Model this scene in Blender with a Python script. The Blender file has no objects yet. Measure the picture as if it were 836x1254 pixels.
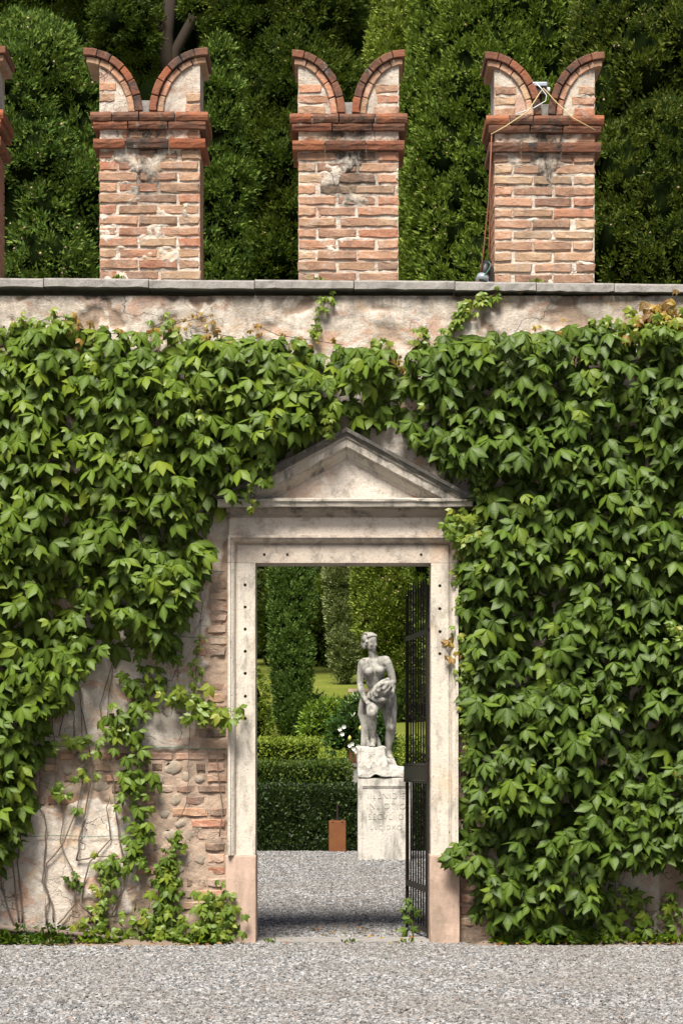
import bpy, bmesh, math, random
import numpy as np
from mathutils import Vector, Matrix, noise as mnoise
R = math.radians
SC = bpy.context.scene
COL = SC.collection

# ------------------------------------------------------------------ camera
S, CX, HZ, D, H = 180.0, 418.0, 930.0, 17.0, 1.25     # px per metre on the wall, principal x, horizon y, distance, eye height
F = S * D
cam_d = bpy.data.cameras.new('camera')
cam = bpy.data.objects.new('camera', cam_d); COL.objects.link(cam)
cam.location = (0, -D, H); cam.rotation_euler = (R(90), 0, 0)
cam_d.sensor_fit = 'VERTICAL'; cam_d.sensor_height = 36; cam_d.sensor_width = 24
cam_d.lens = F / 1254 * 36
cam_d.shift_y = (HZ - 627) / 1254
cam_d.clip_end = 2000; cam_d.clip_start = 0.1
SC.camera = cam

# ------------------------------------------------------------------ light
SUN_EL, SUN_AZ = R(58), R(195)            # azimuth clockwise from +Y: in front of the wall, a little to the left
w = bpy.data.worlds.new('World'); SC.world = w; w.use_nodes = True
wt = w.node_tree
sky = wt.nodes.new('ShaderNodeTexSky'); sky.sky_type = 'NISHITA'; sky.sun_disc = False
sky.sun_elevation = SUN_EL; sky.sun_rotation = SUN_AZ; sky.dust_density = 4.0; sky.air_density = 1.0; sky.ozone_density = 1.0
bg = wt.nodes['Background']; bg.inputs['Strength'].default_value = 0.052
wt.links.new(sky.outputs[0], bg.inputs[0])
sd = bpy.data.lights.new('sun', 'SUN'); sd.energy = 5.0; sd.angle = R(22); sd.color = (1.0, 0.95, 0.87)
sun = bpy.data.objects.new('sun', sd); COL.objects.link(sun)
dirv = Vector((math.sin(SUN_AZ) * math.cos(SUN_EL), math.cos(SUN_AZ) * math.cos(SUN_EL), math.sin(SUN_EL)))
sun.rotation_euler = (-dirv).to_track_quat('-Z', 'Y').to_euler()
sun.location = dirv * 40
SC.view_settings.view_transform = 'Standard'; SC.view_settings.look = 'None'
SC.view_settings.exposure = 0.8; SC.view_settings.gamma = 1.0
SC.view_settings.use_curve_mapping = False
SC.render.engine = 'CYCLES'
SC.cycles.max_bounces = 6; SC.cycles.diffuse_bounces = 2; SC.cycles.glossy_bounces = 2
SC.cycles.transmission_bounces = 3; SC.cycles.transparent_max_bounces = 4
SC.cycles.caustics_reflective = False; SC.cycles.caustics_refractive = False

def wx(p): return (p - CX) / S
def wz(p): return (1155 - p) / S
def at(px, py, d): return Vector(((px - CX) * d / F, d - D, H + (HZ - py) * d / F))
def ax(px, d): return (px - CX) * d / F
def az(py, d): return H + (HZ - py) * d / F

# ------------------------------------------------------------------ object helpers
def tag(o, label=None, cat=None, group=None, kind=None):
    if label: o['label'] = label
    if cat: o['category'] = cat
    if group: o['group'] = group
    if kind: o['kind'] = kind
    return o
def link(o, parent=None):
    COL.objects.link(o)
    if parent is not None:
        o.parent = parent
        o.matrix_parent_inverse = WM(parent).inverted()
    return o
def WM(o):
    m = o.matrix_basis.copy()
    p = o.parent
    return (WM(p) @ o.matrix_parent_inverse @ m) if p else m
def empty(name, loc):
    o = bpy.data.objects.new(name, None); o.location = loc; o.empty_display_size = 0.1
    COL.objects.link(o); return o
def mobj(name, me, m=None, parent=None, loc=None):
    if m is not None and not me.materials: me.materials.append(m)
    o = bpy.data.objects.new(name, me)
    if loc is not None: o.location = loc
    return link(o, parent)
def npmesh(name, V, Fc, tint=None, smooth=False, extra=None):
    """V (n,3); Fc (m,k) one polygon size, or list of such arrays"""
    if not isinstance(Fc, (list, tuple)): Fc = [Fc]
    me = bpy.data.meshes.new(name)
    me.vertices.add(len(V)); me.vertices.foreach_set('co', np.asarray(V, np.float32).ravel())
    li = np.concatenate([f.ravel() for f in Fc]).astype(np.int32)
    tot = np.concatenate([np.full(len(f), f.shape[1], np.int32) for f in Fc])
    st = np.concatenate([[0], np.cumsum(tot)[:-1]]).astype(np.int32)
    me.loops.add(len(li)); me.loops.foreach_set('vertex_index', li)
    me.polygons.add(len(tot)); me.polygons.foreach_set('loop_start', st); me.polygons.foreach_set('loop_total', tot)
    me.polygons.foreach_set('use_smooth', np.full(len(tot), smooth, bool))
    if tint is not None:
        a = me.attributes.new('tint', 'FLOAT', 'POINT'); a.data.foreach_set('value', np.asarray(tint, np.float32))
    if extra:
        for k, v in extra.items():
            a = me.attributes.new(k, 'FLOAT', 'POINT'); a.data.foreach_set('value', np.asarray(v, np.float32))
    me.update(calc_edges=True); me.validate()
    return me
class MB:
    def __init__(s): s.v = []; s.f = []
    def add(s, vs, fs):
        n = len(s.v); s.v += [tuple(p) for p in vs]; s.f += [tuple(i + n for i in f) for f in fs]
    def box(s, x0, x1, y0, y1, z0, z1):
        s.add([(x0,y0,z0),(x1,y0,z0),(x1,y1,z0),(x0,y1,z0),(x0,y0,z1),(x1,y0,z1),(x1,y1,z1),(x0,y1,z1)],
              [(3,2,1,0),(4,5,6,7),(0,1,5,4),(1,2,6,5),(2,3,7,6),(3,0,4,7)])
    def tube(s, pts, r, n=6, caps=True):
        pts = [Vector(p) for p in pts]; rs = r if isinstance(r, (list, tuple)) else [r] * len(pts)
        base = len(s.v); up = None
        for i, p in enumerate(pts):
            t = (pts[min(i+1, len(pts)-1)] - pts[max(i-1, 0)])
            t = t.normalized() if t.length > 1e-9 else Vector((0,0,1))
            if up is None: up = Vector((0,1,0)) if abs(t.y) < .9 else Vector((1,0,0))
            a = t.cross(up).normalized(); b = a.cross(t).normalized(); up = b
            for k in range(n):
                an = 2*math.pi*k/n
                s.v.append(tuple(p + (a*math.cos(an) + b*math.sin(an))*rs[i]))
        for i in range(len(pts)-1):
            for k in range(n):
                k2 = (k+1) % n
                s.f.append((base+i*n+k, base+i*n+k2, base+(i+1)*n+k2, base+(i+1)*n+k))
        if caps:
            s.f.append(tuple(base+k for k in reversed(range(n))))
            s.f.append(tuple(base+(len(pts)-1)*n+k for k in range(n)))
    def lathe(s, prof, c, n=16):
        base = len(s.v)
        for r, z in prof:
            for k in range(n):
                a = 2*math.pi*k/n; s.v.append((c[0]+r*math.cos(a), c[1]+r*math.sin(a), c[2]+z))
        for i in range(len(prof)-1):
            for k in range(n):
                k2=(k+1)%n; s.f.append((base+i*n+k, base+i*n+k2, base+(i+1)*n+k2, base+(i+1)*n+k))
        s.f.append(tuple(base+k for k in reversed(range(n)))); s.f.append(tuple(base+(len(prof)-1)*n+k for k in range(n)))
    def mesh(s, name, smooth=False, bevel=0, seg=2):
        me = bpy.data.meshes.new(name); me.from_pydata(s.v, [], s.f); me.validate()
        bm = bmesh.new(); bm.from_mesh(me)
        bmesh.ops.recalc_face_normals(bm, faces=bm.faces)
        if bevel: bmesh.ops.bevel(bm, geom=[e for e in bm.edges if len(e.link_faces)==2 and e.calc_face_angle(0) > .5], offset=bevel, segments=seg, profile=.6, affect='EDGES', clamp_overlap=True)
        for f in bm.faces: f.smooth = smooth
        bm.to_mesh(me); bm.free(); return me
    def build(s, name, m, parent=None, **k): return mobj(name, s.mesh(name, **k), m, parent)
def eval_mesh(o):
    dg = bpy.context.evaluated_depsgraph_get(); dg.update()
    me = bpy.data.meshes.new_from_object(o.evaluated_get(dg)); return me
def rough_mesh(me, amp, sc, seed=0, cut=0):
    """subdivide edges and push vertices with noise: worn stone"""
    bm = bmesh.new(); bm.from_mesh(me)
    if cut:
        for _ in range(3):
            es = [e for e in bm.edges if e.calc_length() > cut]
            if not es: break
            bmesh.ops.subdivide_edges(bm, edges=es, cuts=1, use_grid_fill=True)
    for v in bm.verts:
        p = v.co * sc + Vector((seed*7.3, seed*3.1, seed))
        v.co += mnoise.noise_vector(p) * amp + mnoise.noise_vector(p*3.7) * amp * .4
    bm.to_mesh(me); bm.free(); return me

# ------------------------------------------------------------------ materials
class NT:
    def __init__(s, name):
        s.m = bpy.data.materials.new(name); s.m.use_nodes = True; s.t = s.m.node_tree
        s.t.nodes.clear(); s.out = s.t.nodes.new('ShaderNodeOutputMaterial')
    def n(s, typ, **kw):
        nd = s.t.nodes.new('ShaderNode' + typ)
        for k, v in kw.items(): setattr(nd, k, v)
        return nd
    def set(s, sock, v):
        if hasattr(v, 'is_output'): s.t.links.new(v, sock)
        else: sock.default_value = v
    def pos(s, scale=None):
        g = s.n('NewGeometry').outputs['Position']
        if scale is None: return g
        m = s.n('Mapping'); s.set(m.inputs['Vector'], g); m.inputs['Scale'].default_value = scale; return m.outputs[0]
    def noise(s, scale, detail=5, rough=.6, vec=None, dist=0):
        nd = s.n('TexNoise'); nd.inputs['Scale'].default_value = scale; nd.inputs['Detail'].default_value = detail
        nd.inputs['Roughness'].default_value = rough; nd.inputs['Distortion'].default_value = dist
        s.set(nd.inputs['Vector'], vec if vec is not None else s.pos()); return nd.outputs[0]
    def ramp(s, fac, stops, interp='LINEAR'):
        nd = s.n('ValToRGB'); r = nd.color_ramp; r.interpolation = interp
        while len(r.elements) < len(stops): r.elements.new(.5)
        for e, (p, c) in zip(r.elements, stops):
            e.position = p; e.color = (*c, 1) if len(c) == 3 else c
        s.set(nd.inputs[0], fac); return nd.outputs[0]
    def step(s, fac, a, b): return s.ramp(fac, [(a, (0,0,0)), (b, (1,1,1))])
    def mix(s, f, a, b, mode='MIX'):
        nd = s.n('Mix', data_type='RGBA', blend_type=mode)
        s.set(nd.inputs[0], f)
        for k, v in ((6, a), (7, b)):
            s.set(nd.inputs[k], (*v, 1) if isinstance(v, tuple) and len(v)==3 else v)
        return nd.outputs[2]
    def math(s, op, a, b=0.0, clamp=False):
        nd = s.n('Math', operation=op); nd.use_clamp = clamp; s.set(nd.inputs[0], a); s.set(nd.inputs[1], b); return nd.outputs[0]
    def attr(s, name, typ='GEOMETRY'): return s.n('Attribute', attribute_name=name, attribute_type=typ).outputs['Fac']
    def objrnd(s): return s.n('ObjectInfo').outputs['Random']
    def bump(s, h, strength=.5, dist=.01):
        nd = s.n('Bump'); nd.inputs['Strength'].default_value = strength; nd.inputs['Distance'].default_value = dist
        s.set(nd.inputs['Height'], h); return nd.outputs[0]
    def bsdf(s, col, rough=.85, normal=None, spec=.3, metal=0.0):
        b = s.n('BsdfPrincipled'); s.set(b.inputs['Base Color'], (*col, 1) if isinstance(col, tuple) and len(col)==3 else col)
        s.set(b.inputs['Roughness'], rough); b.inputs['Specular IOR Level'].default_value = spec; b.inputs['Metallic'].default_value = metal
        if normal is not None: s.set(b.inputs['Normal'], normal)
        return b.outputs[0]
    def done(s, sh): s.t.links.new(sh, s.out.inputs[0]); return s.m

def m_stone(name, c0, c1, stain=(.08,.075,.065), samt=.6, s0=.52, s1=.72, sc=5, warm=None, bump=.5, vert=False, speck=0.0, attr=False):
    t = NT(name)
    v = t.pos((1,1,.35)) if vert else None
    col = t.mix(t.noise(sc, 6, .65), c0, c1)
    if warm: col = t.mix(t.math('MULTIPLY', t.step(t.noise(3.1, 5, .6, t.pos((1.1,1,.8))), .55, .72), .7), col, warm)
    st = t.step(t.noise(sc*1.3, 8, .72, v, .3), s0, s1)
    fac = t.math('MULTIPLY', st, samt)
    if attr: fac = t.math('ADD', fac, t.math('MULTIPLY', t.attr('stain'), t.step(t.noise(sc*2.2, 7, .75), .12, .42)), True)
    col = t.mix(fac, col, stain)
    if speck: col = t.mix(t.math('MULTIPLY', t.step(t.noise(70, 3, .6), .6, .68), speck), col, stain)
    h = t.math('ADD', t.noise(28, 7, .7), t.math('MULTIPLY', t.noise(160, 3, .6), .25))
    return t.done(t.bsdf(col, .88, t.bump(h, bump, .012), .25))

def m_brick(name):
    t = NT(name); r = t.objrnd()
    col = t.ramp(r, [(0,(.50,.20,.115)),(.2,(.57,.31,.195)),(.4,(.50,.32,.20)),(.6,(.62,.34,.22)),(.8,(.42,.265,.175)),(1,(.62,.43,.27))])
    col = t.mix(t.math('MULTIPLY', t.noise(18, 6, .7), .5), col, (.26,.15,.095))
    lime = t.math('ADD', t.step(t.noise(9, 8, .75, None, .4), .50, .68), t.math('MULTIPLY', t.attr('lime', 'OBJECT'), t.step(t.noise(16, 6, .7), .35, .6)), True)
    col = t.mix(t.math('MULTIPLY', lime, .6), col, (.60,.52,.44))
    soot = t.math('MULTIPLY', t.step(t.noise(4.2, 7, .7, t.pos((1,1,.5))), .5, .75), .6)
    soot = t.math('ADD', soot, t.attr('soot', 'OBJECT'), True)
    soot = t.math('MULTIPLY', soot, t.step(t.noise(14, 6, .7), .15, .5))
    col = t.mix(soot, col, (.07,.058,.05))
    h = t.math('ADD', t.noise(40, 7, .75), t.math('MULTIPLY', t.noise(11, 3, .6), .8))
    return t.done(t.bsdf(col, .92, t.bump(h, .9, .012), .2))

def m_tile(name):
    t = NT(name); r = t.objrnd()
    col = t.ramp(r, [(0,(.34,.10,.045)),(.35,(.38,.14,.065)),(.7,(.28,.10,.055)),(1,(.20,.10,.065))])
    col = t.mix(t.math('MULTIPLY', t.noise(16, 6, .7), .6), col, (.16,.085,.055))
    soot = t.math('ADD', t.math('MULTIPLY', t.step(t.noise(6, 7, .7), .48, .7), .8), t.attr('soot', 'OBJECT'), True)
    soot = t.math('MULTIPLY', soot, t.step(t.noise(13, 6, .7), .2, .6))
    col = t.mix(soot, col, (.05,.043,.038))
    col = t.mix(t.math('MULTIPLY', t.step(t.noise(12, 7, .75), .58, .7), .5), col, (.45,.37,.29))
    return t.done(t.bsdf(col, .9, t.bump(t.noise(45, 7, .7), .8, .01), .2))

def m_plaster(name):
    """old lime plaster; point attributes: pl (1 plaster, 0 bare mortar bed), dirt"""
    t = NT(name)
    pl = t.attr('pl'); dirt = t.attr('dirt')
    n1 = t.noise(2.3, 8, .68); n2 = t.noise(7, 8, .7, None, .3)
    c = t.mix(n1, (.66,.575,.48), (.50,.435,.365))
    c = t.mix(t.math('MULTIPLY', t.step(t.noise(5, 9, .72, None, .5), .50, .56), .6), c, (.74,.68,.60))
    c = t.mix(t.math('MULTIPLY', t.step(t.noise(4.1, 9, .74, t.pos((1,1,1.4)), .5), .55, .60), .6), c, (.60,.42,.25))
    c = t.mix(t.math('MULTIPLY', t.step(t.noise(3.4, 9, .74, t.pos((1,1,1.3)), .6), .54, .59), .65), c, (.50,.27,.18))
    c = t.mix(t.math('MULTIPLY', t.step(t.noise(6.3, 9, .74, None, .4), .56, .63), .55), c, (.33,.30,.265))
    mort = t.mix(t.noise(12, 7, .7), (.54,.42,.32), (.30,.20,.145))
    c = t.mix(t.step(pl, .35, .65), mort, c)
    g = t.step(t.noise(5.5, 9, .75, t.pos((1.3,1,.45)), .4), .5, .7)
    c = t.mix(t.math('MULTIPLY', g, .55), c, (.15,.13,.11))
    d = t.math('MULTIPLY', dirt, t.step(t.noise(5, 9, .76, t.pos((1.3,1,.8)), .5), .36, .60))
    c = t.mix(d, c, (.075,.062,.05))
    c = t.mix(t.math('MULTIPLY', t.step(t.noise(55, 4, .65), .60, .70), .5), c, (.16,.13,.10))
    vo = t.n('TexVoronoi', feature='DISTANCE_TO_EDGE'); vo.inputs['Scale'].default_value = 1.7
    wv = t.n('VectorMath', operation='ADD'); nz = t.n('TexNoise'); nz.inputs['Scale'].default_value = 3.5; nz.inputs['Detail'].default_value = 6; t.set(nz.inputs['Vector'], t.pos())
    t.set(wv.inputs[0], t.pos()); t.set(wv.inputs[1], nz.outputs['Color']); t.set(vo.inputs['Vector'], wv.outputs[0])
    crk = t.math('MULTIPLY', t.ramp(vo.outputs['Distance'], [(0,(1,1,1)),(.010,(0,0,0))]), t.step(t.noise(1.6, 3, .5), .48, .58))
    c = t.mix(t.math('MULTIPLY', crk, .75), c, (.09,.07,.055))
    h = t.math('ADD', t.noise(22, 8, .72), t.math('MULTIPLY', t.noise(120, 3, .6), .3))
    h = t.math('SUBTRACT', h, t.math('MULTIPLY', crk, .8))
    return t.done(t.bsdf(c, .93, t.bump(h, .85, .014), .15))

def m_leaf(name, stops, transl=.25, rough=.42, spec=.4, vein=True, stint=0.0):
    t = NT(name)
    r = t.math('FRACT', t.math('ADD', t.attr('tint'), t.math('MULTIPLY', t.objrnd(), 0.999)))
    col = t.ramp(r, stops)
    col = t.mix(t.math('MULTIPLY', t.noise(3.0, 3, .6), .35), col, tuple(x*.55 for x in stops[0][1]))
    if vein: col = t.mix(t.math('MULTIPLY', t.attr('rib'), .30), col, (.22,.30,.08))
    nrm = t.bump(t.noise(60, 3, .6), .25, .01) if vein else None
    b = t.bsdf(col, rough, nrm, spec)
    tr = t.n('BsdfTranslucent'); t.set(tr.inputs[0], t.mix(.5, col, (.20,.30,.02)))
    mx = t.n('MixShader'); mx.inputs[0].default_value = transl
    t.t.links.new(b, mx.inputs[1]); t.t.links.new(tr.outputs[0], mx.inputs[2])
    return t.done(mx.outputs[0])

def m_plain(name, c0, c1, rough=.6, metal=0.0, sc=20, bump=.3, spec=.4):
    t = NT(name); col = t.mix(t.noise(sc, 6, .65), c0, c1)
    return t.done(t.bsdf(col, rough, t.bump(t.noise(sc*4, 4, .6), bump, .004), spec, metal))

def m_gravel(name):
    t = NT(name); r = t.objrnd()
    col = t.ramp(r, [(0,(.022,.022,.023)),(.15,(.065,.066,.068)),(.4,(.15,.152,.155)),(.7,(.245,.247,.25)),(.9,(.38,.38,.38)),(.97,(.25,.21,.175)),(1,(.24,.16,.12))])
    col = t.mix(t.math('MULTIPLY', t.noise(60, 4, .6), .4), col, (.30,.28,.26))
    big = t.step(t.noise(.9, 4, .6), .42, .66)
    col = t.mix(t.math('MULTIPLY', big, .5), col, (.17,.15,.13))
    return t.done(t.bsdf(col, .9, None, .2))
def m_gravelbed(name):
    t = NT(name)
    vo = t.n('TexVoronoi'); vo.inputs['Scale'].default_value = 62; t.set(vo.inputs['Vector'], t.pos())
    cr = t.n('SeparateColor'); t.set(cr.inputs[0], vo.outputs['Color'])
    col = t.ramp(cr.outputs[0], [(0,(.05,.05,.05)),(.25,(.12,.119,.117)),(.6,(.22,.219,.215)),(.9,(.33,.327,.32)),(1,(.22,.165,.13))])
    big = t.step(t.noise(.9, 4, .6), .42, .66)
    col = t.mix(t.math('MULTIPLY', big, .5), col, (.15,.125,.105))
    h = t.math('SUBTRACT', 1.0, vo.outputs['Distance'])
    return t.done(t.bsdf(col, .93, t.bump(h, .8, .012), .2))

M = {}
M['brick'] = m_brick('old_brick')
M['tile'] = m_tile('terracotta_tile')
M['plaster'] = m_plaster('old_plaster')
M['rubble'] = m_stone('rubble_stone', (.42,.34,.25), (.24,.205,.17), samt=.5, warm=(.36,.24,.12), sc=9, bump=.8)
M['stone'] = m_stone('pale_limestone', (.66,.60,.51), (.52,.46,.385), samt=.7, s0=.50, s1=.70, warm=(.55,.40,.25), sc=8, speck=.5, vert=True, attr=True, bump=.45)
M['lintel'] = m_stone('weathered_lintel_stone', (.58,.495,.41), (.47,.40,.33), speck=.6, samt=.7, s0=.48, s1=.68, warm=(.47,.31,.20), sc=6, attr=True)
M['stucco'] = m_stone('pale_stucco', (.70,.63,.55), (.58,.515,.44), stain=(.30,.255,.215), samt=.65, s0=.50, s1=.62, warm=(.54,.33,.22), sc=9, bump=1.0, speck=.7)
M['pink'] = m_stone('pink_marble', (.56,.40,.31), (.46,.335,.265), stain=(.22,.17,.125), samt=.8, s0=.44, s1=.66, sc=4, vert=True, bump=.35)
M['coping'] = m_stone('grey_coping_stone', (.32,.30,.275), (.22,.205,.19), samt=.6, s0=.45, s1=.7, sc=9, bump=.6, speck=.5)
M['pedestal'] = m_stone('white_pedestal_stone', (.62,.585,.515), (.48,.45,.395), stain=(.14,.13,.11), samt=.85, s0=.47, s1=.66, sc=5.5, vert=True, bump=.7, speck=.5)
M['statue'] = m_stone('grey_statue_stone', (.40,.385,.34), (.24,.23,.20), stain=(.05,.048,.042), samt=.85, s0=.46, s1=.62, sc=7, vert=True, bump=.4, speck=.3)
M['rock'] = m_stone('carved_rock_stone', (.62,.585,.52), (.46,.43,.38), stain=(.10,.095,.08), samt=.8, s0=.5, s1=.66, sc=9, bump=1.0, speck=.6)
M['letter'] = m_stone('worn_letter_grey', (.46,.43,.375), (.60,.56,.49), samt=.3, sc=14)
M['hole'] = m_plain('hole_shade', (.02,.016,.012), (.03,.025,.02), .95)
M['stud'] = m_plain('stone_stud', (.40,.37,.32), (.50,.46,.40), .9, sc=60)
M['iron'] = m_plain('black_iron', (.012,.010,.009), (.035,.024,.018), .55, .3, 30)
M['rust'] = m_plain('rusty_steel', (.09,.030,.010), (.22,.080,.022), .85, .0, 9)
M['terra'] = m_plain('terracotta', (.36,.145,.08), (.45,.20,.12), .85, 0, 12)
M['bark'] = m_plain('bark', (.055,.042,.032), (.025,.020,.016), .95, 0, 25, 1.0, .1)
M['stem'] = m_plain('vine_stem', (.20,.155,.125), (.115,.09,.07), .9, 0, 40, .8, .15)
M['soil'] = m_plain('soil', (.13,.095,.07), (.24,.19,.15), .97, 0, 9, 1.0, .1)
M['wire'] = m_plain('green_wire', (.03,.13,.09), (.05,.17,.12), .5)
M['gravelbed'] = m_gravelbed('gravel_bed')
M['gravel'] = m_gravel('gravel_stones')
M['path'] = m_plain('earth_path', (.26,.19,.14), (.32,.24,.17), .95, 0, 3, .5, .1)
M['black'] = m_plain('black_plastic', (.02,.02,.022), (.035,.035,.038), .5)
M['grey'] = m_plain('blue_grey_metal', (.30,.34,.42), (.36,.40,.48), .45, .2)
M['white'] = m_plain('white_plastic', (.7,.7,.68), (.6,.6,.58), .5)
M['glass'] = m_plain('lamp_glass', (.35,.40,.44), (.45,.5,.54), .1, .4)
M['cable'] = m_plain('brown_cable', (.16,.055,.03), (.22,.08,.045), .6)
M['string'] = m_plain('yellow_string', (.55,.43,.20), (.62,.5,.26), .8)
M['petal'] = m_plain('white_petal', (.80,.79,.74), (.75,.72,.66), .6)
M['cone'] = m_plain('conifer_cone', (.30,.21,.13), (.42,.32,.22), .9)
M['lemon'] = m_plain('pale_lemon', (.50,.46,.10), (.58,.52,.14), .5)
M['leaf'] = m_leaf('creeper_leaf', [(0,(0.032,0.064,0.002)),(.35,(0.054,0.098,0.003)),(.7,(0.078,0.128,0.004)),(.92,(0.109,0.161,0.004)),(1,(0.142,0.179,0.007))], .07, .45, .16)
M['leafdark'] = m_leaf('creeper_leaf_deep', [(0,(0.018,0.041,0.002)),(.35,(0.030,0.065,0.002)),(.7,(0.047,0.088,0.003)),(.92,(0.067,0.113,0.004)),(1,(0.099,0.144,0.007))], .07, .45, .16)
M['young'] = m_leaf('creeper_young_leaf', [(0,(0.093,0.162,0.013)),(.5,(0.153,0.230,0.018)),(.85,(0.238,0.289,0.024)),(1,(0.323,0.315,0.032))], .3)
M['autumn'] = m_leaf('creeper_autumn_leaf', [(0,(.40,.30,.04)),(.4,(.42,.20,.04)),(.75,(.26,.085,.03)),(1,(.14,.045,.025))], .3)
M['conA'] = m_leaf('dark_conifer', [(0,(0.032,0.054,0.008)),(.45,(0.058,0.092,0.011)),(.85,(0.1,0.135,0.016)),(1,(0.17,0.185,0.028))], .15, .6, .15, False)
M['conB'] = m_leaf('green_conifer', [(0,(0.048,0.092,0.017)),(.45,(0.083,0.147,0.023)),(.85,(0.127,0.198,0.031)),(1,(0.196,0.253,0.044))], .15, .6, .15, False)
M['conF'] = m_leaf('fresh_green_conifer', [(0,(0.075,0.125,0.019)),(.45,(0.125,0.194,0.026)),(.85,(0.188,0.263,0.036)),(1,(0.263,0.325,0.054))], .15, .6, .15, False)
M['conE'] = m_leaf('bluish_conifer', [(0,(0.065,0.119,0.028)),(.45,(0.116,0.196,0.042)),(.85,(0.174,0.259,0.056)),(1,(0.232,0.308,0.070))], .15, .6, .15, False)
M['conC'] = m_leaf('yellow_conifer', [(0,(0.120,0.174,0.024)),(.45,(0.192,0.258,0.036)),(.85,(0.264,0.336,0.048)),(1,(0.348,0.384,0.084))], .15, .6, .15, False)
M['conD'] = m_leaf('pale_conifer', [(0,(0.143,0.176,0.072)),(.45,(0.209,0.248,0.099)),(.85,(0.275,0.314,0.127)),(1,(0.341,0.363,0.165))], .15, .6, .15, False)
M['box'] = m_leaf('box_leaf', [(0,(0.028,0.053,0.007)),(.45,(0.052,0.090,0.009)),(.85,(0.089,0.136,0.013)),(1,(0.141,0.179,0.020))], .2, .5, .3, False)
M['boxlit'] = m_leaf('box_leaf_lit', [(0,(0.107,0.161,0.014)),(.45,(0.164,0.230,0.020)),(.85,(0.240,0.298,0.027)),(1,(0.316,0.344,0.036))], .2, .5, .3, False)  # box leaf lightened: sun on the hedges is put into the colour
M['citrus'] = m_leaf('citrus_leaf', [(0,(0.102,0.177,0.018)),(.45,(0.159,0.253,0.025)),(.85,(0.247,0.341,0.039)),(1,(0.377,0.404,0.059))], .25, .45, .35, False)
M['camellia'] = m_leaf('camellia_leaf', [(0,(0.032,0.076,0.016)),(.45,(0.058,0.124,0.025)),(.85,(0.102,0.184,0.035)),(1,(0.182,0.259,0.043))], .15, .35, .5, False)
M['wood'] = m_leaf('wood_leaf', [(0,(.014,.026,.007)),(.45,(.026,.044,.010)),(.85,(.05,.07,.014)),(1,(.10,.11,.02))], .1, .6, .15, False)
M['boxshade'] = m_leaf('box_leaf_shade', [(0,(0.010,0.021,0.004)),(.45,(0.018,0.037,0.006)),(.85,(0.034,0.061,0.008)),(1,(0.074,0.107,0.016))], .1, .5, .3, False)  # box leaf darkened: the front hedge's shade is put into the colour
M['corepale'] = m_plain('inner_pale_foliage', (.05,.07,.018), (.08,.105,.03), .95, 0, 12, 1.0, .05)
M['core'] = m_plain('inner_shade', (.006,.011,.003), (.011,.018,.005), 1.0, 0, 12, 1.0, .0)  # near black, so the shade of foliage gaps sits in the colour
M['grass'] = m_leaf('grass', [(0,(.07,.13,.015)),(.5,(.11,.18,.02)),(1,(.16,.22,.03))], .2, .6, .2, False)
def m_lawn():
    t = NT('lawn_grass'); c = t.mix(t.noise(1.2, 8, .7), (.20,.225,.035), (.12,.15,.024))
    c = t.mix(t.math('MULTIPLY', t.step(t.noise(.5, 5, .6), .5, .65), .5), c, (.27,.26,.06))
    return t.done(t.bsdf(c, .95, t.bump(t.noise(30, 6, .7), 1.0, .05), .1))
M['lawn'] = m_lawn()

# ------------------------------------------------------------------ setting: ground
KD = [-400, 35, 38, 45, 60, 75, 90, 120, 300, 1200]; KZ = [0, 0, .25, 1.0, 2.95, 3.95, 6.0, 10, 28, 60]
def terr(Y): return np.interp(np.asarray(Y, float) + D, KD, KZ)
def sheet(name, xs, ys, dz, m, wob=0, seed=1):
    X, Y = np.meshgrid(xs, ys, indexing='ij')
    Z = terr(Y) + dz
    if wob:
        Z = Z + wob*np.sin(X*2.1+seed)*np.sin(Y*1.7+seed*2) + wob*.5*np.sin(X*5.3)*np.cos(Y*4.1)
    V = np.stack([X, Y, Z], -1).reshape(-1, 3); n, k = X.shape
    i = np.arange((n-1)*k).reshape(n-1, k)[:, :-1].ravel()
    Fq = np.stack([i, i+k, i+k+1, i+1], 1)
    o = mobj(name, npmesh(name, V, Fq, smooth=True), m)
    return tag(o, kind='structure')
sheet('ground', np.array([-400,-100,-40,-15,-6,-3,-1,1,3,6,15,40,100,400.]),
      np.concatenate([[-60,-30], np.arange(-13.8, 100, 1.0), [110,140,200,283,500,1180]]), 0, M['gravelbed'])
sheet('lawn', np.array([-60,-30,-12,-6,-3,-1.5,0,1.5,3,6,12,30,60.]), np.concatenate([np.arange(20.2, 100, 1.0), [110,140,200,283]]), .03, M['lawn'])
sheet('path', np.array([.16,.6,1.2,2.2,3.2]), np.array([41.8,42.2,42.6]), .04, M['path'])
def soil_strip(name, x0, x1, y0, seed):
    xs = np.linspace(x0, x1, 60); ys = np.linspace(y0, 0.0, 8)
    X, Y = np.meshgrid(xs, ys, indexing='ij')
    edge = np.minimum(1, (Y - y0)/.12) * np.minimum(1, np.minimum(X-x0, x1-X)/.15)
    Z = -.012 + edge*(.035 + .015*np.sin(X*9+seed) + .01*np.sin(X*23+Y*17))
    Y = Y + np.where(np.abs(Y-y0) < 1e-6, .06*np.sin(X*7+seed), 0)
    V = np.stack([X, Y, Z], -1).reshape(-1,3); k = 8
    i = np.arange(59*k).reshape(59, k)[:, :-1].ravel()
    tag(mobj(name, npmesh(name, V, np.stack([i, i+k, i+k+1, i+1], 1), smooth=True), M['soil']), kind='structure')
soil_strip('soil', -4.2, -.82, -.34, 1); soil_strip('soil', .82, 4.2, -.26, 4)

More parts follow.
